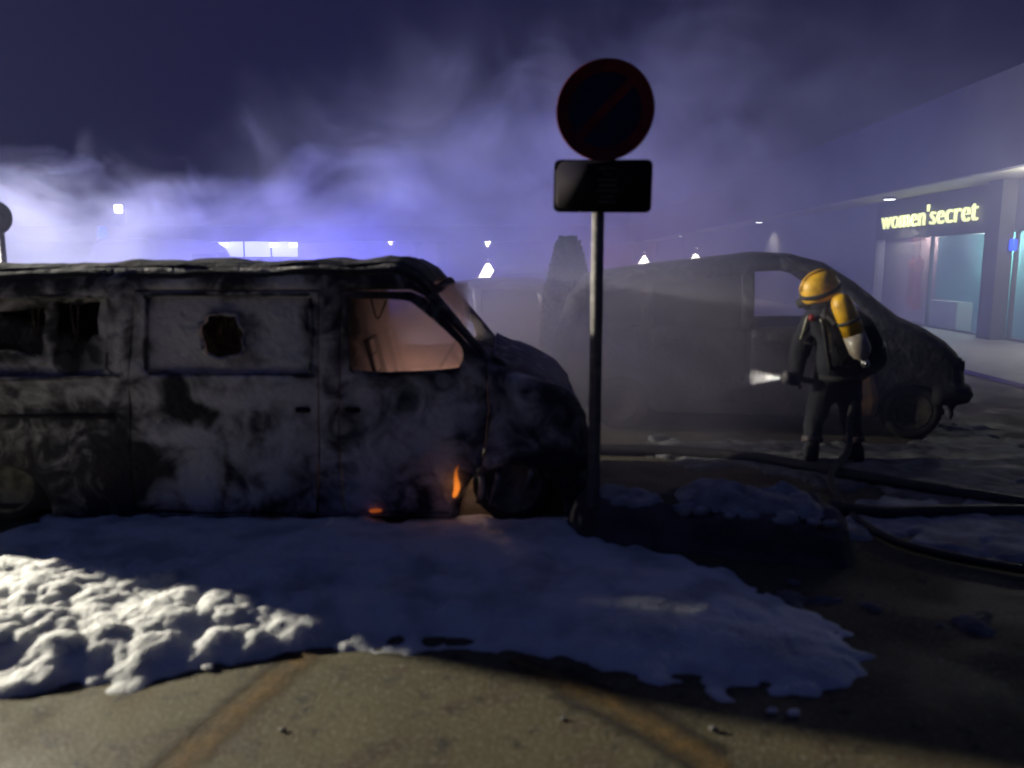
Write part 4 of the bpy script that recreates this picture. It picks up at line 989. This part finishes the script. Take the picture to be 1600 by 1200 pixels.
bm = bmesh.new(); box(bm, (-0.13, -0.1, 0.08), (0.15, -0.06, Lc*0.98), 0.03, cm @ Matrix.Rotation(R(90), 4, 'Z') if False else Matrix.Translation(Vector((0, 0.2, 0))) @ Matrix.Translation(ca) @ Matrix.Rotation(R(180-20), 4, 'Y')); onff(link('back_plate', bm, 'strap'))
for du in (-22, 30):
    bm = bmesh.new(); tube(bm, spline([Q(1300+du*0.6, 480, -0.06), Q(1300+du*1.1, 500, -0.16), Q(1306+du*1.1, 545, -0.16), Q(1310+du, 575, -0.14)], 5), 0.022, 7, flat=0.5); onff(link('shoulder_strap', bm, 'strap'))
bm = bmesh.new(); tube(bm, [Q(1273, 587, -0.10), Q(1308, 590, -0.18), Q(1342, 587, -0.10)], 0.024, 8); onff(link('belt', bm, 'strap'))
# reflective bands and patches
def band(center, q, r, hgt, name='reflective_band', m='reflective'):
    mt = aim(center, q); bm = bmesh.new(); lathe(bm, [(r*0.97, -hgt/2), (r, -hgt/2+0.004), (r, hgt/2-0.004), (r*0.97, hgt/2)], 20, mt); return link(name, bm, m, ff)
band(nd[shl][0].lerp(nd[ell][0], 0.50), nd[ell][0], 0.094, 0.05); band(nd[elr][0].lerp(nd[shr][0], 0.35), nd[shr][0], 0.092, 0.045)
band(nd[knl][0].lerp(nd[anl][0], 0.5), nd[anl][0], 0.09, 0.05, m='sign_mark'); band(nd[knr][0].lerp(nd[anr][0], 0.5), nd[anr][0], 0.09, 0.05, m='sign_mark')  # lower bands coloured darker to look dimmed by the smoke
bm = bmesh.new(); tube(bm, spline([Q(1276, 497, -0.10), Q(1282, 520, -0.155), Q(1284, 548, -0.16)], 4), 0.024, 7, flat=0.4); link('reflective_stripe', bm, 'reflective', ff)
bm = bmesh.new(); tube(bm, spline([Q(1262, 494, -0.01), Q(1257, 512, -0.01), Q(1254, 530, 0.03)], 4), 0.018, 7, flat=0.5); link('sleeve_flash', bm, 'reflective', ff)
bm = bmesh.new(); lathe(bm, [(0.001, 0), (0.03, 0.005), (0.03, 0.02), (0.001, 0.025)], 10, Matrix.Translation(Q(1266, 496, -0.03)) @ Matrix.Rotation(R(90), 4, 'X')); link('red_badge', bm, 'red_patch', ff)
# nozzle and hose
noz = thing('hose_nozzle', NZ, 'dark hose nozzle in the firefighter\'s hands throwing a pale spray', 'nozzle')
nm_ = aim(Q(1252, 592, -0.01), Q(1222, 589, -0.03)); 
bm = bmesh.new(); lathe(bm, [(0.022, 0), (0.03, 0.02), (0.03, 0.09), (0.04, 0.10), (0.052, 0.12), (0.055, 0.165), (0.042, 0.165), (0.03, 0.13)], 18, nm_); link('barrel', bm, 'rubber', noz)
bm = bmesh.new(); lathe(bm, [(0.056, 0.135), (0.060, 0.14), (0.060, 0.158), (0.056, 0.163)], 18, nm_); link('nozzle_ring', bm, 'post_metal', noz)
bm = bmesh.new(); tube(bm, [Q(1247, 594, -0.01), Q(1249, 607, -0.02)], 0.016, 8); link('pistol_grip', bm, 'rubber', noz)
def ghose(name, pts, rad, lab, flat=1.0, mname='hose'):
    bm = bmesh.new(); tube(bm, spline(pts, 10), rad, 10, flat=flat); return tag(link(name, bm, mname), lab, 'hose')
ghose('attack_hose', [Q(1252, 592, -0.01), Q(1285, 600, 0.06), Q(1316, 606, 0.13), Q(1328, 622, -0.05), Q(1312, 652, -0.2), Q(1299, 690, -0.35), G(1298, 742, 0.10), G(1312, 782, 0.035), G(1345, 815, 0.035), G(1400, 846, 0.035), G(1480, 868, 0.035), G(1600, 890, 0.035), G(1760, 915, 0.035)], 0.027, 'dark hose dropping from the firefighter and curving away right on the ground')
ghose('supply_hose', [G(860, 700, 0.05), G(960, 702, 0.05), G(1060, 706, 0.05), G(1180, 716, 0.05), G(1260, 730, 0.05), G(1360, 748, 0.05), G(1480, 768, 0.05), G(1620, 790, 0.05), G(1800, 815, 0.05)], 0.062, 'thick dark supply hose lying behind the island, farther of the two', 0.85)
ghose('supply_hose', [G(1296, 792, 0.05), G(1380, 802, 0.05), G(1470, 800, 0.05), G(1600, 800, 0.05), G(1760, 806, 0.05)], 0.058, 'thick dark supply hose lying right of the island, nearer of the two', 0.85)
lamp('spray_fill_lamp', 'SPOT', Q(1221, 589, -0.03), 30, (1.0, 0.95, 0.85), 0.02, Q(1150, 590, -0.05), 34, 0.5)  # added spot at the nozzle tip that lights the spray

# ------------------------------------------------------------------ small bits on the ground
rng = random.Random(12)
def chunk(p, r, m):
    bm = bmesh.new(); bmesh.ops.create_icosphere(bm, subdivisions=2, radius=r); sd_ = rng.random()*50
    for q in bm.verts: q.co = Vector((q.co.x*1.3, q.co.y, q.co.z*0.7))*(1+0.45*fbm(q.co/r, 0.9, sd_)) + p + Vector((0, 0, r*0.5))
    return link('foam_clump', bm, m)
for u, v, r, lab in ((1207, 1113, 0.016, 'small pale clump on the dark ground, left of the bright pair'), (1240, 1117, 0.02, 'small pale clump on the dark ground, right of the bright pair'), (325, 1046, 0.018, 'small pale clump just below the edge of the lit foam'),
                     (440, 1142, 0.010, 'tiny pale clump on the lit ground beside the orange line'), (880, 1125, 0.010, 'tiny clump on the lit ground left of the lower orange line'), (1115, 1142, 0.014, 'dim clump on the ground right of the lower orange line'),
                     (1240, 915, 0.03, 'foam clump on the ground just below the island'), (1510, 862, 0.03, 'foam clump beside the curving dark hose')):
    tag(chunk(G(u, v), r, 'foam' if 0.015 < r < 0.025 else 'foam_dim'), lab, 'clump')

for k, t in enumerate((0.05, 0.13, 0.2, 0.34, 0.42, 0.55, 0.63, 0.78, 0.9, 0.97)):
    a = Vector((0.62, 4.92, 0.22)).lerp(Vector((1.9, 4.5, 0.22)), t); r = 0.03+0.035*rng.random()
    tag(chunk(a + Vector((0, 0.03*rng.random(), 0.0)), r, 'foam_grey'), '%s small grey foam clump from the sign post along the island front edge' % ('first', 'second', 'third', 'fourth', 'fifth', 'sixth', 'seventh', 'eighth', 'ninth', 'tenth')[k], 'clump', 'foam clumps on the edge of the island')
# ------------------------------------------------------------------ smoke
def smoke(name, lo, hi, build, label, step=None):
    v = [(x, y, z) for z in (lo[2], hi[2]) for (x, y) in ((lo[0], lo[1]), (hi[0], lo[1]), (hi[0], hi[1]), (lo[0], hi[1]))]
    mm = bpy.data.materials.new(name); mm.use_nodes = True; nt = mm.node_tree
    nt.nodes.remove(nt.nodes['Principled BSDF']); out = nt.nodes['Material Output']
    pv = N(nt, 'ShaderNodeVolumePrincipled'); nt.links.new(pv.outputs[0], out.inputs['Volume'])
    build(nt, pv)
    o = pydata(name, v, [(0, 3, 2, 1), (4, 5, 6, 7), (0, 1, 5, 4), (1, 2, 6, 5), (2, 3, 7, 6), (3, 0, 4, 7)], mm)
    if step: mm.cycles.volume_step_rate = step
    mm.cycles.volume_sampling = 'MULTIPLE_IMPORTANCE'
    tag(o, label, 'smoke', kind='stuff'); return o
def math_n(nt, op, a, b=None, c=None, clamp=False):
    n = N(nt, 'ShaderNodeMath', operation=op); n.use_clamp = clamp
    for i, x in enumerate((a, b, c)):
        if x is None: continue
        if isinstance(x, (int, float)): n.inputs[i].default_value = x
        else: nt.links.new(x, n.inputs[i])
    return n.outputs[0]
def gauss(nt, sep, c, s):
    """exp(-sum(((p-c)/s)^2))"""
    acc = None
    for i in range(3):
        if s[i] is None: continue
        t = math_n(nt, 'MULTIPLY', math_n(nt, 'SUBTRACT', sep.outputs[i], c[i]), 1.0/s[i]); t = math_n(nt, 'MULTIPLY', t, t)
        acc = t if acc is None else math_n(nt, 'ADD', acc, t)
    return math_n(nt, 'EXPONENT', math_n(nt, 'MULTIPLY', acc, -1.0))
ZTOP = [(-12, 2.3), (-7, 2.45), (-5.4, 2.95), (-4.6, 2.85), (-3.6, 2.55), (-2.8, 2.7), (-2.0, 3.3), (-1.2, 3.8), (0.0, 4.2), (1.2, 4.7), (3.0, 5.0), (6.0, 5.0), (12, 4.0)]
def main_smoke(nt, pv):
    tc = N(nt, 'ShaderNodeTexCoord'); sep = N(nt, 'ShaderNodeSeparateXYZ'); nt.links.new(tc.outputs['Object'], sep.inputs[0])
    mp = N(nt, 'ShaderNodeMapping'); mp.inputs['Scale'].default_value = (0.66, 0.55, 0.85); mp.inputs['Rotation'].default_value = (0, R(28), 0); nt.links.new(tc.outputs['Object'], mp.inputs[0])
    nz = N(nt, 'ShaderNodeTexNoise'); nz.inputs['Scale'].default_value = 1.0; nz.inputs['Detail'].default_value = 5.0; nz.inputs['Roughness'].default_value = 0.58; nz.inputs['Distortion'].default_value = 0.9
    nt.links.new(mp.outputs[0], nz.inputs['Vector'])
    x01 = math_n(nt, 'MULTIPLY_ADD', sep.outputs[0], 1/24.0, 0.5)
    cr = N(nt, 'ShaderNodeValToRGB'); els = cr.color_ramp.elements; cr.color_ramp.interpolation = 'B_SPLINE'
    while len(els) > 1: els.remove(els[-1])
    for i, (x, z) in enumerate(ZTOP):
        e = els[0] if i == 0 else els.new(x/24.0+0.5)
        e.position = x/24.0+0.5; e.color = (z/6, z/6, z/6, 1)
    nt.links.new(x01, cr.inputs[0])
    ztop = math_n(nt, 'MULTIPLY', cr.outputs[0], 6.0)
    soft = math_n(nt, 'MULTIPLY_ADD', math_n(nt, 'MULTIPLY_ADD', sep.outputs[0], 1/9.0, 0.55, clamp=True), -1.45, 2.0)   # crisper on the left, softer on the right
    f = math_n(nt, 'ADD', math_n(nt, 'SUBTRACT', ztop, sep.outputs[2]), math_n(nt, 'MULTIPLY_ADD', nz.outputs[0], 4.6, -2.4))
    f = math_n(nt, 'MULTIPLY', f, soft)
    f = math_n(nt, 'MULTIPLY', math_n(nt, 'MAXIMUM', f, 0.0), 0.55, clamp=True)
    amt = math_n(nt, 'ADD', math_n(nt, 'MULTIPLY', gauss(nt, sep, (-6.8, 11.0, 0), (3.6, 2.4, None)), 0.75), math_n(nt, 'MULTIPLY', gauss(nt, sep, (1.5, 11.5, 0), (5.0, 2.6, None)), 0.24))
    wis = math_n(nt, 'MAXIMUM', math_n(nt, 'MULTIPLY_ADD', nz.outputs[0], 3.0, -0.9), 0.0)
    tex = math_n(nt, 'MULTIPLY_ADD', wis, 1.5, 0.12)
    dens = math_n(nt, 'MULTIPLY', math_n(nt, 'MULTIPLY', f, amt), tex)
    low = math_n(nt, 'MULTIPLY', gauss(nt, sep, (1.3, 7.3, 0.75), (1.4, 0.85, 0.8)), 0.95)
    low = math_n(nt, 'ADD', low, math_n(nt, 'MULTIPLY', gauss(nt, sep, (0.45, 5.6, 0.8), (0.45, 0.5, 0.5)), 0.9))
    low = math_n(nt, 'ADD', low, math_n(nt, 'MULTIPLY', gauss(nt, sep, (0.3, 9.2, 0.8), (2.0, 1.4, 0.7)), 0.8))
    dens = math_n(nt, 'ADD', dens, math_n(nt, 'MULTIPLY', low, wis))
    dens = math_n(nt, 'ADD', dens, math_n(nt, 'MULTIPLY', gauss(nt, sep, (8.0, 14.5, 1.5), (3.0, 4.0, 3.0)), 0.085))
    dens = math_n(nt, 'ADD', dens, 0.0015)
    nt.links.new(dens, pv.inputs['Density'])
    cm_ = N(nt, 'ShaderNodeMix', data_type='RGBA'); cm_.inputs[6].default_value = (0.52, 0.55, 0.88, 1); cm_.inputs[7].default_value = (0.64, 0.60, 0.68, 1)   # bluish when thin, brownish by the wrecks
    nt.links.new(math_n(nt, 'MULTIPLY', low, 2.5, clamp=True), cm_.inputs[0]); nt.links.new(cm_.outputs[2], pv.inputs['Color']); pv.inputs['Anisotropy'].default_value = 0.25
smoke('smoke', (-24, 5.03, 0.02), (16, 24, 9.5), main_smoke, 'drifting smoke lit from the left behind and between the burnt vehicles', 1.8)
def cab_fill(nt, pv):
    tc = N(nt, 'ShaderNodeTexCoord'); nz = N(nt, 'ShaderNodeTexNoise'); nz.inputs['Scale'].default_value = 2.6; nz.inputs['Detail'].default_value = 3; nz.inputs['Distortion'].default_value = 1.0
    nt.links.new(tc.outputs['Object'], nz.inputs['Vector'])
    nt.links.new(math_n(nt, 'MAXIMUM', math_n(nt, 'MULTIPLY_ADD', nz.outputs[0], 6.0, -1.5), 0.4), pv.inputs['Density'])
    pv.inputs['Color'].default_value = (0.85, 0.74, 0.70, 1)
smoke('cab_smoke', (V(545, 500)[0], VY+0.16, SILL+0.3), (V(716, 500)[0], VY+VW-0.16, 1.60), cab_fill, 'brownish smoke filling the cab of the burnt van', 1.0)
# spray of water leaving the nozzle: a small cone of dense mist
def spray():
    a = Q(1221, 589, -0.03); b = Q(1172, 588, -0.04); bm = bmesh.new()
    L_ = (b-a).length; lathe(bm, [(0.018, 0.0), (0.034, L_*0.3), (0.055, L_*0.7), (0.075, L_)], 18, aim(a, b))
    mm = bpy.data.materials.new('spray'); mm.use_nodes = True; nt = mm.node_tree; nt.nodes.remove(nt.nodes['Principled BSDF'])
    pv = N(nt, 'ShaderNodeVolumePrincipled'); nt.links.new(pv.outputs[0], nt.nodes['Material Output'].inputs['Volume'])
    pv.inputs['Color'].default_value = (0.95, 0.95, 0.95, 1); pv.inputs['Density'].default_value = 2.5
    tag(link('water_spray', bm, mm), 'pale burst of water leaving the hose nozzle', 'water spray', kind='stuff')
spray()
